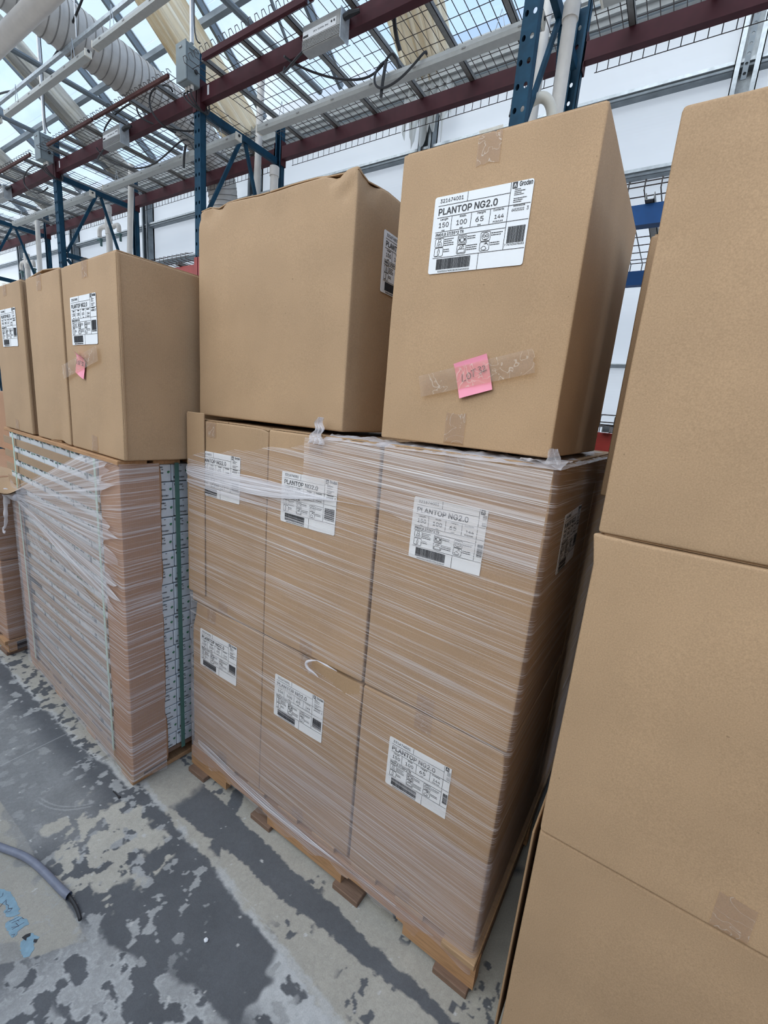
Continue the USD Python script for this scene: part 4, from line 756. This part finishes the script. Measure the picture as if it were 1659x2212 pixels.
# film tuft standing up against the crushed carton
a = np.linspace(0, 1, 22)[:, None]; c = np.linspace(-1, 1, 14)[None]; V = np.stack([-.815 + c * .028 * (1 - .75 * a) + .004 * np.sin(a * 14), CY - .018 + .006 * np.sin(c * 9 + a * 7) + .012 * a, 1.400 + a * .072 + 0 * c], -1)
o = obj('film_tuft', trimesh.Trimesh(V.reshape(-1, 3), grid_faces(22, 14), process=False), M['film_thick'], None, smooth=True, uv=np.stack([c + 0 * a, a + 0 * c], -1).reshape(-1, 2)); tag(o, 'pointed tuft of clear film standing up below the crushed carton', 'stretch film')
a = np.linspace(0, 1, 14)[:, None]; V = np.stack([-.20 + c * .016 * (1 - .5 * a) , CY + .0 + .01 * np.sin(c * 6 + a * 5), 1.428 + a * .030 + 0 * c], -1)
o = obj('film_tuft', trimesh.Trimesh(V.reshape(-1, 3), grid_faces(14, 14), process=False), M['film_thick'], None, smooth=True, uv=np.stack([c + 0 * a, a + 0 * c], -1).reshape(-1, 2)); tag(o, 'small film tuft at the lower right corner of the carton marked with the pink note', 'stretch film')

# a dark bale behind the gap between the stacks
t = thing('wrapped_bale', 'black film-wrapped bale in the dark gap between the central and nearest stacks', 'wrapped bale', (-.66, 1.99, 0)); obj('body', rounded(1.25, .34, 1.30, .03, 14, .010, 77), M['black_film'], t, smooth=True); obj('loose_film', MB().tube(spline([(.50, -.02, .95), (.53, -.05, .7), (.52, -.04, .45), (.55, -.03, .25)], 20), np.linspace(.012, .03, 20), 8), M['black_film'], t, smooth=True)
# upper cartons of the central stack
TY = .945
carton('large blank-fronted carton with crushed top corners in the middle of the top row', (-1.390, TY, 1.438), .632, .415, .628, seed=41, r=.007,
       dents=[((.632, 0, .64), .05, (-.006, .010, .012)), ((0, 0, .628), .030, (.002, .009, -.004)), ((.045, 0, .612), .016, (0, .007, 0)), ((.09, 0, .628), .02, (0, .004, -.006)), ((.56, 0, .628), .022, (0, .008, -.010)), ((.60, 0, .585), .018, (0, .007, 0)), ((.30, 0, .628), .08, (0, .003, -.004)), ((.06, 0, .60), .022, (0, .007, 0)), ((.11, 0, .615), .02, (0, .006, -.004)), ((.575, 0, .60), .012, (0, -.006, 0)), ((.61, 0, .61), .014, (0, -.008, .002)), ((.632, .06, .628), .04, (-.010, 0, -.010))], res=44,
       labels=[('right', .122, .383, 1.0)], flaps=True, top_open=.004, bulge=.004)
carton('tall carton with the pink note and a large white label, right of the crushed carton', (-.632, TY, 1.437), .421, .585, .626, seed=42, r=.005, res=24, labels=[('front', .094, .372, 1.0)], tape=[('top', .205, .062), ('bottom', .203, .075)], bulge=.003)
def note(label, x, z, tilt, fold, writing, rz, base, tapelen, tilt_t, seed):
    """A pink note under a strip of clear tape. base = world point, rz = heading of the face it hangs on."""
    t = thing('sticky_note', label, 'sticky note', base, rz); S = .0765; n = 16; a = np.linspace(-S / 2, S / 2, n); A, B = np.meshgrid(a, a, indexing='ij')
    Y = -.003 - fold * np.clip((B + S / 2) / S - .72, 0, 1) ** 2 * 6 * S - .004 * np.clip(-B / S - .1, 0, 1) - .0012 * np.sin(A * 60 + seed)
    ct, st_ = math.cos(tilt), math.sin(tilt); R = lambda x, z: (x * ct - z * st_, x * st_ + z * ct); X, Z = R(A, B); V = np.stack([X, Y, Z], -1).reshape(-1, 3); f = grid_faces(n, n)
    obj('paper', MB().add(V, f).add(V + (0, .0005, 0), f[:, ::-1]), M['pink'], t, smooth=True)
    w = MB()
    for st in writing:
        P = [R((u - .5) * S, (v - .5) * S) for u, v in st]; P = [(p[0], -.0046 - .0012 * math.sin(u * 4), p[1]) for p, (u, v) in zip(P, st)]
        w.tube(spline(P, 18) if len(P) > 3 else P, .0007, 5)
    obj('handwriting', w, M['pen'], t)
    m = tape_strip(.048, tapelen, seed, .0026, (12, 40)); m.apply_translation((0, -.0052, -tapelen / 2)); c2, s2 = math.cos(tilt_t), math.sin(tilt_t)
    v = np.array(m.vertices); m.vertices = np.stack([v[:, 2] * c2 - v[:, 0] * s2, v[:, 1], v[:, 2] * s2 + v[:, 0] * c2 + .004], 1); obj('tape', m, M['tape'], t, smooth=True, label='long clear strip of packing tape')
LOT = [[(.20, .66), (.17, .44), (.30, .46)], [(.39, .63), (.33, .57), (.345, .49), (.41, .475), (.455, .54), (.435, .615), (.385, .63)], [(.47, .66), (.62, .69)], [(.545, .67), (.52, .48)], [(.69, .69), (.74, .71), (.765, .675), (.715, .63), (.775, .60), (.765, .545), (.70, .53)], [(.815, .675), (.855, .71), (.885, .675), (.855, .61), (.81, .55), (.86, .56), (.93, .56)]]
note('pink sticky note reading LOT 32 under a long strip of clear tape', 0, 0, .30, .10, LOT, 0, (-.398, TY - .004, 1.592), .262, .235, 3)

# right-hand stack, closest to the camera
RYF = .80
pallet('pallet hidden at the foot of the nearest stack on the right', (-.085, .81, 0), 1.22, 1.0, seed=6, h=.10)
carton('nearest stack: uppermost large plain carton at the right edge', (-.082, RYF, 1.334), .615, .425, .611, seed=51, bulge=.004, r=.006, res=40, flaps=False, dents=[((.075, 0, .592), .022, (0, .0035, 0)), ((.13, 0, .578), .022, (0, .003, 0)), ((.19, 0, .590), .03, (0, .003, 0)), ((.022, 0, .52), .016, (0, .002, 0)), ((.020, 0, .44), .02, (0, .002, 0))])
carton('nearest stack: middle large plain carton with taped top edge', (-.079, RYF, .720), .615, .425, .610, seed=52, bulge=.004, tape=[('top', .265, .022), ('bottom', .30, .075)], flaps=True, dents=[((0, 0, .61), .014, (-.010, 0, .003))])
carton('nearest stack: lowest large plain carton at the bottom right', (-.079, RYF + .004, .104), .615, .42, .612, seed=53, bulge=.003)
t = thing('cardboard_flap', 'loose cardboard side flap beside the lowest carton of the nearest stack', 'cardboard strip', (-.086, RYF + .006, .102)); obj('board', MB().cbox((-.006, 0, 0), (-.002, .16, .60), .001), M['card_dark'], t)
for r, z in enumerate((.104, .720, 1.334)): carton(['bottom', 'middle', 'top'][r] + ' carton of the right-hand column in the nearest stack', (.545, RYF + .004, z), .585, .425, .610, seed=57 + r, flaps=r == 2)
carton('carton in the second row behind the uppermost carton of the nearest stack', (-.146, 1.30, 1.332), .42, .60, .630, seed=54)
carton('shaded carton in the second row of the nearest stack, middle layer', (-.085, 1.24, .718), .60, .42, .612, seed=55); carton('shaded carton in the second row of the nearest stack, bottom layer', (-.085, 1.24, .102), .60, .42, .612, seed=56)

# the row across the aisle, behind the photographer
for k, x in enumerate((-5.4, -4.1, -2.8, -1.5, -.2, 1.1, 2.4)):
    nm = ['far left', 'left', 'centre left', 'middle', 'centre right', 'right', 'far right'][k]
    carton(f'large carton block at the {nm} of the row across the aisle, lower', (x, -2.75, 0.0), 1.22, 1.0, .98, seed=81 + k, flaps=False); carton(f'large carton block at the {nm} of the row across the aisle, upper', (x, -2.75, .985), 1.22, 1.0, .98, seed=91 + k, flaps=False)
# ------------------------------------------------------------------ left pallet of wrapped growing blocks (turned 3.9 degrees)
RZ = -.0678; LO = np.array([-1.489, .718]); LU = np.array([-.9977, .0677]); LV = np.array([.0677, .9977])
def lp(u, v, z=0.0): p = LO + LU * u + LV * v; return (p[0], p[1], z)
pallet('low wooden pallet under the wrapped stack of white block trays on the left', lp(1.222, .004, 0), 1.216, 1.0, rz=RZ, notch=False, seed=9, h=.084, out=.1, m=('wood3', 'wood1', 'wood2'))
NL, PZ, ZB = 18, .0650, .086
tray0 = None
def make_tray(label, o, u1):
    t = thing('cardboard_tray', label, 'cardboard tray', o, RZ, group=None); w = u1 - .185
    obj('front_lip', MB().cbox((0, -.004, 0), (w, .0, .035), .001), M['card_tray'], t); obj('base', MB().box((0, 0, -.001), (w, 1.0, .002)), M['card_tray'], t); return t
gtray = 'brown cardboard trays of the wrapped left stack'
tA = None
ORD = 'first second third fourth fifth sixth seventh eighth ninth tenth eleventh twelfth thirteenth fourteenth fifteenth sixteenth seventeenth eighteenth'.split()
for k in range(NL):
    u1 = 1.335 - .006 * (NL - 1 - k) if k >= NL - 4 else 1.205
    if k >= NL - 4:
        t = make_tray(['fourth tray from the top of the left stack, half under the gathered film', 'third brown tray from the top of the left stack, sticking out of the film', 'second brown tray from the top of the left stack, sticking out of the film', 'topmost brown tray of the left stack, just under the wooden top board'][k - NL + 4], lp(u1, .012, ZB + PZ * k), u1)
    elif tA is None:
        t = tA = make_tray(f'brown cardboard tray lip behind the film on the left stack, {ORD[NL - 1 - k]} from the top', lp(u1, .012, ZB + PZ * k), u1); tA.SetCustomDataByKey('group', gtray)
    else: dup(tA, lp(u1, .012, ZB + PZ * k), RZ, f'brown cardboard tray lip behind the film on the left stack, {ORD[NL - 1 - k]} from the top')
def print_on(b, s, h, o, x, z, n):
    m = meshkit.text_mesh(s, h, .0003, True); m.apply_transform(frame(np.array(o, float), x, z, n)); b.tm(m)
def logo_on(b, o, x, z, n, sz):
    P = Polygon([(0, 0), (sz, 0), (sz, sz), (0, sz)]).difference(Polygon([(.15 * sz, .15 * sz), (.38 * sz, .8 * sz), (.62 * sz, .8 * sz), (.85 * sz, .15 * sz), (.66 * sz, .15 * sz), (.5 * sz, .6 * sz), (.34 * sz, .15 * sz)])); b.poly(P, .0003, frame(np.array(o, float), x, z, n))
def leaf_on(b, o, x, z, n, r): P = Point(0, 0).buffer(r, 6).union(Polygon([(0, r), (r * 1.15, r * 1.1), (r, 0)])).difference(Polygon([(-.3 * r, -.2 * r), (.5 * r, .5 * r), (.1 * r, -.4 * r)])); b.poly(P, .0003, frame(np.array(o, float), x, z, n))
def block(label, group, o, w, d, face, var):
    t = thing('growing_block', label, 'growing block', o, RZ, group); h = .0615
    obj('wrapped_body', rounded(w, d, h, .004, 3, .0012, var, (), .0012), M['block'], t, smooth=True); b, g = MB(), MB()
    if face == 'front':                                                   # print runs upside down on the front row
        X, Z, N = np.array((-1.0, 0, 0)), np.array((0, 0, -1.0)), np.array((0, -1.0, 0))
        print_on(b, 'Grodan', .0058, (w * .62 + .012 * var, -.0022, .057), X, Z, N); logo_on(b, (w * .68 + .012 * var, -.0022, .058), X, Z, N, .0078)
        print_on(g, 'Plantop', .0052, (w * .30, -.0022, .056), X, Z, N); leaf_on(g, (w * .97, -.0022, .052), X, Z, N, .0042)
        print_on(b, 'Grodan', .0058, (w * .95 - .02 * var, -.0022, .020), X, Z, N)
    else:
        X, Z, N = np.array((0, 1.0, 0)), np.array((0, 0, 1.0)), np.array((1.0, 0, 0)); e = w + .0022
        print_on(b, 'Grodan', .0055, (e, .020 - .012 * (var % 2), .050 if var % 2 else .012), X, Z, N); logo_on(b, (e, .006 - .004 * (var % 2) + .0, .049 if var % 2 else .011), X, Z, N, .0078)
        print_on(b, 'Plantop', .0050, (e, .012, .030 if var % 2 else .034), X, Z, N); leaf_on(g, (e, .054, .034 if var % 2 else .037), X, Z, N, .0042); print_on(b, 'BY', .0036, (e, .03, .042 if var % 2 else .055), X, Z, N)
    obj('print', b, M['ink'], t); obj('green_print', g, M['green_ink'], t); return t
gf, gs = 'white wrapped growing blocks on the front of the left stack', 'white wrapped growing blocks on the right side of the left stack'
pf = [None] * 2; ps = [None] * 2; rng = np.random.default_rng(12)
for k in range(NL):
    z = ZB + PZ * k + .0025; u = .163 + .006 * rng.random(); u1 = 1.275 if k >= NL - 4 else 1.10
    c = 0
    while u + .150 < u1 + .03:
        v = (k + c) % 2; o = lp(u + .150, .0145 + .004 * rng.random(), z)
        lb = f"white wrapped block on the left stack's front, {ORD[NL - 1 - k]} layer from top, {ORD[c]} from right"
        if pf[v] is None: pf[v] = block(lb, gf, o, .150, .100, 'front', v)
        else: dup(pf[v], o, RZ, lb)
        u += .153 + (.016 if rng.random() < .25 else 0); c += 1
    off = .078 + .012 * rng.random() - .003 * k * 0
    for c in range(3):
        v = (k + c) % 2; o = lp(.150, off + .0665 * c, z)
        o = lp(.1535 + .002 * rng.random(), off + .0665 * c + .028, z)
        lb = f"white wrapped block on the left stack's open side, {ORD[NL - 1 - k]} layer from top, {ORD[c]} from corner"
        if ps[v] is None: ps[v] = block(lb, gs, o, .150, .0650, 'side', v)
        else: dup(ps[v], o, RZ, lb)
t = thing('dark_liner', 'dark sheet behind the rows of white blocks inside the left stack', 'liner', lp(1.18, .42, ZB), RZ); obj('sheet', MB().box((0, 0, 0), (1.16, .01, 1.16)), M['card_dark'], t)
# corner boards
def lboard(label, u0, u1, v1, z0, z1, wob, seed):
    t = thing('corner_board', label, 'cardboard corner', lp(0, 0, 0)); nz = 40; z = np.linspace(z0, z1, nz); pl = []
    for zz_ in z:
        wv = wob * (meshkit.noise(np.array([[zz_ * 14, seed, 0]]), 3)[0] - .5); pl.append((u1 + wv, v1 + wv))
    V, cols = [], None
    for zz_, (ue, ve) in zip(z, pl):
        row = [(ue, .002), (u0 + (ue - u0) * .5, .001), (u0 + .008, 0.0), (u0 + .002, .002), (u0, .008), (u0 + .0005, ve * .5), (u0 + .001, ve)] if u0 < .5 else [(u1, .06), (u1, .008), (u1 - .003, .002), (u1 - .01, 0), ((u0 + u1) / 2, .001), (u0, .002)]
        V.append([np.array(lp(a, b, zz_)) - np.array(lp(0, 0, 0)) for a, b in row])
    V = np.array(V); m = V.shape[1]; V = V.reshape(-1, 3); f = grid_faces(nz, m); n_ = np.array([LV[0], LV[1], 0]) * .004
    obj('board', MB().add(V, f).add(V + n_ + np.array([LU[0], LU[1], 0]) * .004, f[:, ::-1]), M['card_red'], t, smooth=30)
lboard('tall reddish cardboard corner board on the near corner of the left stack', -.002, .158, .130, .050, 1.262, .012, 1)
lboard('reddish cardboard corner board on the far left edge of the left stack', 1.105, 1.222, .1, .050, .95, .0, 2)
# straps
def strap(label, pts, w, m, ax):
    t = MB(); ax = np.array(ax, float)
    for a, b in zip(pts[:-1], pts[1:]):
        a, b = np.array(a), np.array(b); nrm = np.cross(b - a, ax); nrm /= np.linalg.norm(nrm); V = [a - ax * w / 2, a + ax * w / 2, b + ax * w / 2, b - ax * w / 2]; V += [p + nrm * .0012 for p in V]
        t.add(V, [(0, 2, 1), (0, 3, 2), (4, 5, 6), (4, 6, 7), (0, 1, 5), (0, 5, 4), (1, 2, 6), (1, 6, 5), (2, 3, 7), (2, 7, 6), (3, 0, 4), (3, 4, 7)])
    return tag(obj('packing_strap', t, M[m]), label, 'strap')
A3 = lambda a: (a[0], a[1], 0)
strap('dark green packing strap down the open right side of the left stack', [lp(-.010, .188, 1.262), lp(-.010, .191, .7), lp(-.010, .194, .075)], .0155, 'strap_green', A3(LV))
strap('pale green packing strap behind the film near the right of the left stack front', [lp(.190, -.002, 1.268), lp(.178, -.003, .7), lp(.166, -.003, .08)], .016, 'strap_pale', A3(LU))
strap('pale green packing strap at the left end of the left stack front', [lp(1.136, -.002, 1.268), lp(1.130, -.004, .9), lp(1.105, -.004, .08)], .016, 'strap_pale', A3(LU))
# wooden top boards
t = thing('top_board_frame', 'orange wooden boards capping the left stack under its three cartons', 'wooden boards', lp(1.26, -.004, 1.257), RZ)
for k, y in enumerate((0, .115, .24, .42, .62, .84)): obj('plank', MB().cbox((0.012 * (k % 2), y, 0), (1.262, y + .095, .016), .002), M['wood2'], t)
for x in (.02, .60, 1.14): obj('batten', MB().cbox((x, .10, .016), (x + .09, .95, .0185), .001), M['wood1'], t)
t = thing('wood_offcut', 'small wooden block wedged under the cartons on the left stack', 'wood block', lp(.62, .002, 1.2735), RZ + .12); obj('block', MB().cbox((0, 0, 0), (.085, .05, .022), .002), M['wood1'], t)
# three cartons on top
TZ = 1.2765
carton('right-hand carton on the left stack, with a label and a curled pink note', lp(.394, .004, TZ), .430, .585, .612, rz=RZ, seed=61, joint=True, res=24, labels=[('front', .072, .357, 1.0)], tape=[('top', .205, .055), ('bottom', .21, .06)], bulge=.003)
carton('middle carton on the left stack, without a label, top flap sprung open', lp(.764, .000, TZ), .363, .585, .612, rz=RZ, seed=62, tape=[('top', .16, .060)], top_open=.012, bulge=.004, dents=[((.25, 0, 0), .06, (0, .006, .006))])
carton('left-hand carton on the left stack, cut by the left edge of the picture', lp(1.205, -.006, TZ), .392, .585, .612, rz=RZ, seed=63, joint=True, labels=[('front', .100, .362, 1.0)], tape=[('top', .19, .05), ('bottom', .19, .05)], bulge=.003)
p = lp(.249, -.001, TZ + .292); note('pink sticky note with curled top under tape on the left stack carton', 0, 0, -.30, .42, LOT, RZ, p, .315, .205, 7)
# film around the left stack, gathered to a point at its left edge
GU, GZ_ = 1.185, .955
def inv(V): d = V[..., :2] - LO; return d @ LU, d @ LV
def lzt(x, y, s):
    u, v = (np.array([x, y]) - LO) @ LU, (np.array([x, y]) - LO) @ LV
    if v > .02 and u < .5: return 1.262
    if u < .27: return 1.262
    return max(.985, 1.258 - (u - .27) / (GU - .27) * (1.258 - .985)) if u < GU else .985 - (u - GU) * .9
def luv(S, Z, V):
    u, v = inv(V); w = np.where(v > .02, 0.0, u); t = np.clip((GZ_ - Z) / .42, 0, 1); t = t * t * (3 - 2 * t)
    den = (1 - t) * (GU + .06 - np.minimum(w, GU)) / 1.2 + t * 1.0; c = (Z - GZ_) / np.maximum(den, .03)
    return np.stack([S, c * .55 + .03 * S], -1)
PP = [lp(-.006, .50), lp(-.006, -.006), lp(1.228, -.006), lp(1.228, .25)]; lpth = np.array(lin(rcorner([p[:2] for p in PP], .016), .009))
def lkeep(V, S, Z):
    u, v = inv(V[:-1, :-1]); return ~((v > .134) & (u < .3))
shell(lpth, lambda x, y, s: .022 + .012 * math.sin(s * 30), lzt, 170, 'film_fan', 'stretch_film', 'hazy stretch film gathered to a point at the left edge of the left stack', 'stretch film', keep=lkeep, uvf=luv, seed=7, amp=.0015)
hz = np.array(lin([lp(.150, -.0085)[:2], lp(1.224, -.0085)[:2]], .009)); shell(hz, lambda x, y, s: .02, lambda x, y, s: .66 + .36 * min(1.0, s / 1.05), 110, 'film_haze', 'stretch_film', 'second hazy film layer across the front of the left stack', 'stretch film', seed=17, amp=.0014)
# the gathered fan itself and its hanging tail
a = np.linspace(0, 1, 90)[:, None]; c = np.linspace(0, 1, 40)[None]; ang0, ang1 = math.atan2(1.262 - GZ_, GU - .27), math.atan2(.70 - GZ_, GU)
an = ang0 + (ang1 - ang0) * c; rr = .02 + a * .95; rr = .02 + a * (GU - .012 - .17 * meshkit.noise(np.stack([c[0] * 31, 0 * c[0], 0 * c[0]], 1), 6)[None]) / np.cos(an); U_ = GU - rr * np.cos(an); Zf = np.minimum(GZ_ + rr * np.sin(an), 1.262); dv = -.012 - .012 * (1 - a) - .016 * (1 - a) ** .5 * (meshkit.fbm(np.stack([a * 1.5 + 0 * c, c * 11 + 0 * a, 0 * a + 0 * c], -1), 3, 4) - .3) * (a + .12)
W = LO[None, None] + LU * U_[..., None] + LV * dv[..., None]; V = np.concatenate([W, Zf[..., None]], -1)
o = obj('film_gather', trimesh.Trimesh(V.reshape(-1, 3), grid_faces(90, 40), process=False), M['film_pleat'], None, smooth=True, uv=np.stack([a + 0 * c, c * .62 + 0 * a], -1).reshape(-1, 2)); tag(o, 'fan of pleated film converging on the left edge of the left stack', 'stretch film')
t = thing('film_tail', 'twisted tail of film hanging from the gathered point on the left stack', 'stretch film', lp(GU + .02, -.03, GZ_)); D = lambda u, v, z: tuple(np.array(lp(u, v, z)) - np.array(lp(0, 0, 0)))
obj('knot', MB().tube(spline([D(-.13, .01, .0), D(-.05, -.004, .006), D(.0, -.008, .012), D(.02, 0, -.02), D(.022, .004, -.06)], 26), np.interp(np.linspace(0, 1, 26), [0, .5, 1], [.018, .014, .010]) * (1 + .08 * np.sin(np.arange(26) * .9)), 9), M['film_thick'], t, smooth=True)
obj('tail', MB().tube(spline([D(.015, .0, -.02), D(.028, -.004, -.08), D(.022, -.008, -.12), D(.045, -.004, -.15), D(.066, -.006, -.185), D(.075, -.012, -.20), D(.060, -.014, -.215), D(.055, -.01, -.205)], 40), np.interp(np.linspace(0, 1, 40), [0, .35, .7, 1], [.010, .008, .005, .003]) * (1 + .16 * np.sin(np.arange(40) * .8)), 7), M['film_thick'], t, smooth=True)

# ------------------------------------------------------------------ stack at the far left edge
FX, FYY = -2.862, .755
pallet('orange pallet edge under the stack at the far left edge', (FX - 1.20, FYY, 0), 1.20, 1.0, notch=False, seed=14, h=.09, m=('wood2', 'wood2', 'wood3'))
carton('wrapped brown carton low in the stack at the far left edge', (FX - 1.195, FYY + .006, .092), 1.19, .62, .46, seed=71, flaps=False, m='card_red'); carton('open-topped brown carton in the stack at the far left edge, flap folded out', (FX - 1.195, FYY + .006, .556), 1.19, .62, .45, seed=72, flaps=False, m='card_red')
carton('dark shaded carton standing higher at the back of the far left stack', (FX - 1.30, FYY + .40, 1.012), 1.23, .60, .40, seed=73, flaps=False, m='card_red')
t = thing('cardboard_flap', 'torn cardboard flap sticking out over the far left stack', 'cardboard strip', (FX + .30, FYY - .06, 1.005))
V = []; n = 16
for i in range(n):
    for j in range(8):
        u, v = i / (n - 1), j / 7; V.append((-.62 + .62 * u, .20 * v * (1 - .55 * u ** 3), .010 + .012 * math.sin(u * 5) - .055 * (1 - v) * (1 - u) - .02 * u * u + .012 * math.sin(u * 3 + v * 4)))
V = np.array(V); f = grid_faces(n, 8); obj('flap', MB().add(V, f[:, ::-1]).add(V + (0, 0, .005), f), M['card'], t, smooth=30)
fp2 = np.array(lin(rcorner([(FX + .006, FYY + .60), (FX + .006, FYY - .002), (FX - 1.2, FYY - .002)], .015), .02))
shell(fp2, lambda x, y, s: .03, lambda x, y, s: 1.0, 90, 'film', 'stretch_film', 'stretch film around the stack at the far left edge', 'stretch film', seed=9)

# ------------------------------------------------------------------ on the floor
hp = spline([(-1.95, .10, .011), (-1.75, .27, .011), (-1.586, .338, .011), (-1.474, .376, .011), (-1.347, .393, .011), (-1.252, .404, .011)], 70)
t = thing('hose', 'grey flexible hose curving across the floor with a black cable in it', 'hose', (0, 0, 0))
ht = MB(); ht.tube(hp, .0105, 14, False); ht.tube(hp[::-1], .0092, 14, False); q = hp[-1]; obj('sleeve', ht, M['hose'], t, smooth=60)
obj('cable', MB().tube(spline([tuple(hp[-4]), (-1.262, .4035, .008), (-1.225, .405, .0055), (-1.19, .402, .0055), (-1.163, .3965, .0055)], 24), .0052, 8), M['black'], t)
t = thing('floor_mark', 'worn pale blue paint mark with black handwriting on the floor', 'paint mark', (0, 0, .0004))
for P in ([(-1.46, .285), (-1.43, .300), (-1.404, .309), (-1.368, .31), (-1.332, .308), (-1.318, .303), (-1.322, .291), (-1.34, .278), (-1.353, .281), (-1.365, .287), (-1.382, .288), (-1.40, .280), (-1.44, .272)],
          [(-1.317, .276), (-1.315, .297), (-1.285, .309), (-1.268, .309), (-1.270, .294), (-1.262, .272), (-1.282, .27), (-1.312, .271)], [(-1.224, .274), (-1.234, .286), (-1.235, .304), (-1.207, .312), (-1.202, .297), (-1.188, .294), (-1.179, .28), (-1.184, .273), (-1.199, .272)]):
    P = Polygon(P).buffer(.003).buffer(-.002); ring_ = np.array(P.exterior.coords); k = np.array([Point(0, 0)] and [0]); pts = np.array([P.exterior.interpolate(d) .coords[0] for d in np.linspace(0, P.exterior.length, 70, False)])
    pts = pts + (meshkit.fbm(np.c_[pts * 160, 0 * pts[:, 0]], 2, 3)[:, None] - .5) * .007
    obj('paint', MB().poly(Polygon(pts).buffer(0), .0004, np.eye(4)), M['paint_blue'], t)
w = MB()
for st in ([(-1.419, .297), (-1.411, .293), (-1.411, .287)], [(-1.389, .296), (-1.386, .286), (-1.381, .278)], [(-1.386, .294), (-1.376, .2905), (-1.366, .294)], [(-1.366, .293), (-1.358, .290), (-1.350, .297)], [(-1.350, .298), (-1.345, .291), (-1.352, .282), (-1.355, .290), (-1.349, .296)],
           [(-1.286, .277), (-1.283, .291), (-1.281, .303)], [(-1.282, .290), (-1.293, .278)], [(-1.282, .291), (-1.297, .289)], [(-1.299, .305), (-1.302, .292), (-1.306, .282)], [(-1.299, .304), (-1.292, .306)], [(-1.302, .294), (-1.296, .296)], [(-1.309, .300), (-1.312, .288), (-1.316, .280)], [(-1.272, .271), (-1.267, .277), (-1.263, .272)]):
    w.tube([(x, y, .0006) for x, y in st], .00055, 4)
obj('handwriting', w, M['pen'], t)
t = thing('dirt_smear', 'black smear on the floor beside the lowest blue paint mark', 'smear', (0, 0, .0008)); obj('smear', MB().poly(Polygon([(-1.243, .285), (-1.243, .294), (-1.237, .304), (-1.229, .300), (-1.232, .293), (-1.225, .289), (-1.233, .287)]), .0004, np.eye(4)), M['black'], t); obj('smear', MB().poly(Polygon([(-1.213, .303), (-1.205, .309), (-1.199, .303), (-1.206, .299)]), .0004, np.eye(4)), M['black'], t)
t = thing('cable_tie', 'short black cable tie on the floor by the near corner of the left pallet', 'cable tie', (-1.515, .665, .002)); obj('strip', MB().cbox((-.022, -.002, -.001), (.022, .002, .001), .0004), M['black'], t); obj('head', MB().cbox((.020, -.004, -.002), (.028, .004, .003), .0006), M['black'], t)
t = thing('pebble', 'single pale stone chip lying on the dark floor', 'stone chip', (-.838, .579, .003)); m = trimesh.creation.icosphere(2, .006); m.vertices = m.vertices * (1.1, .9, .55) + (meshkit.fbm(m.vertices * 300, 2, 2)[:, None] - .5) * .003; obj('stone', m, M['white'], t, smooth=True)
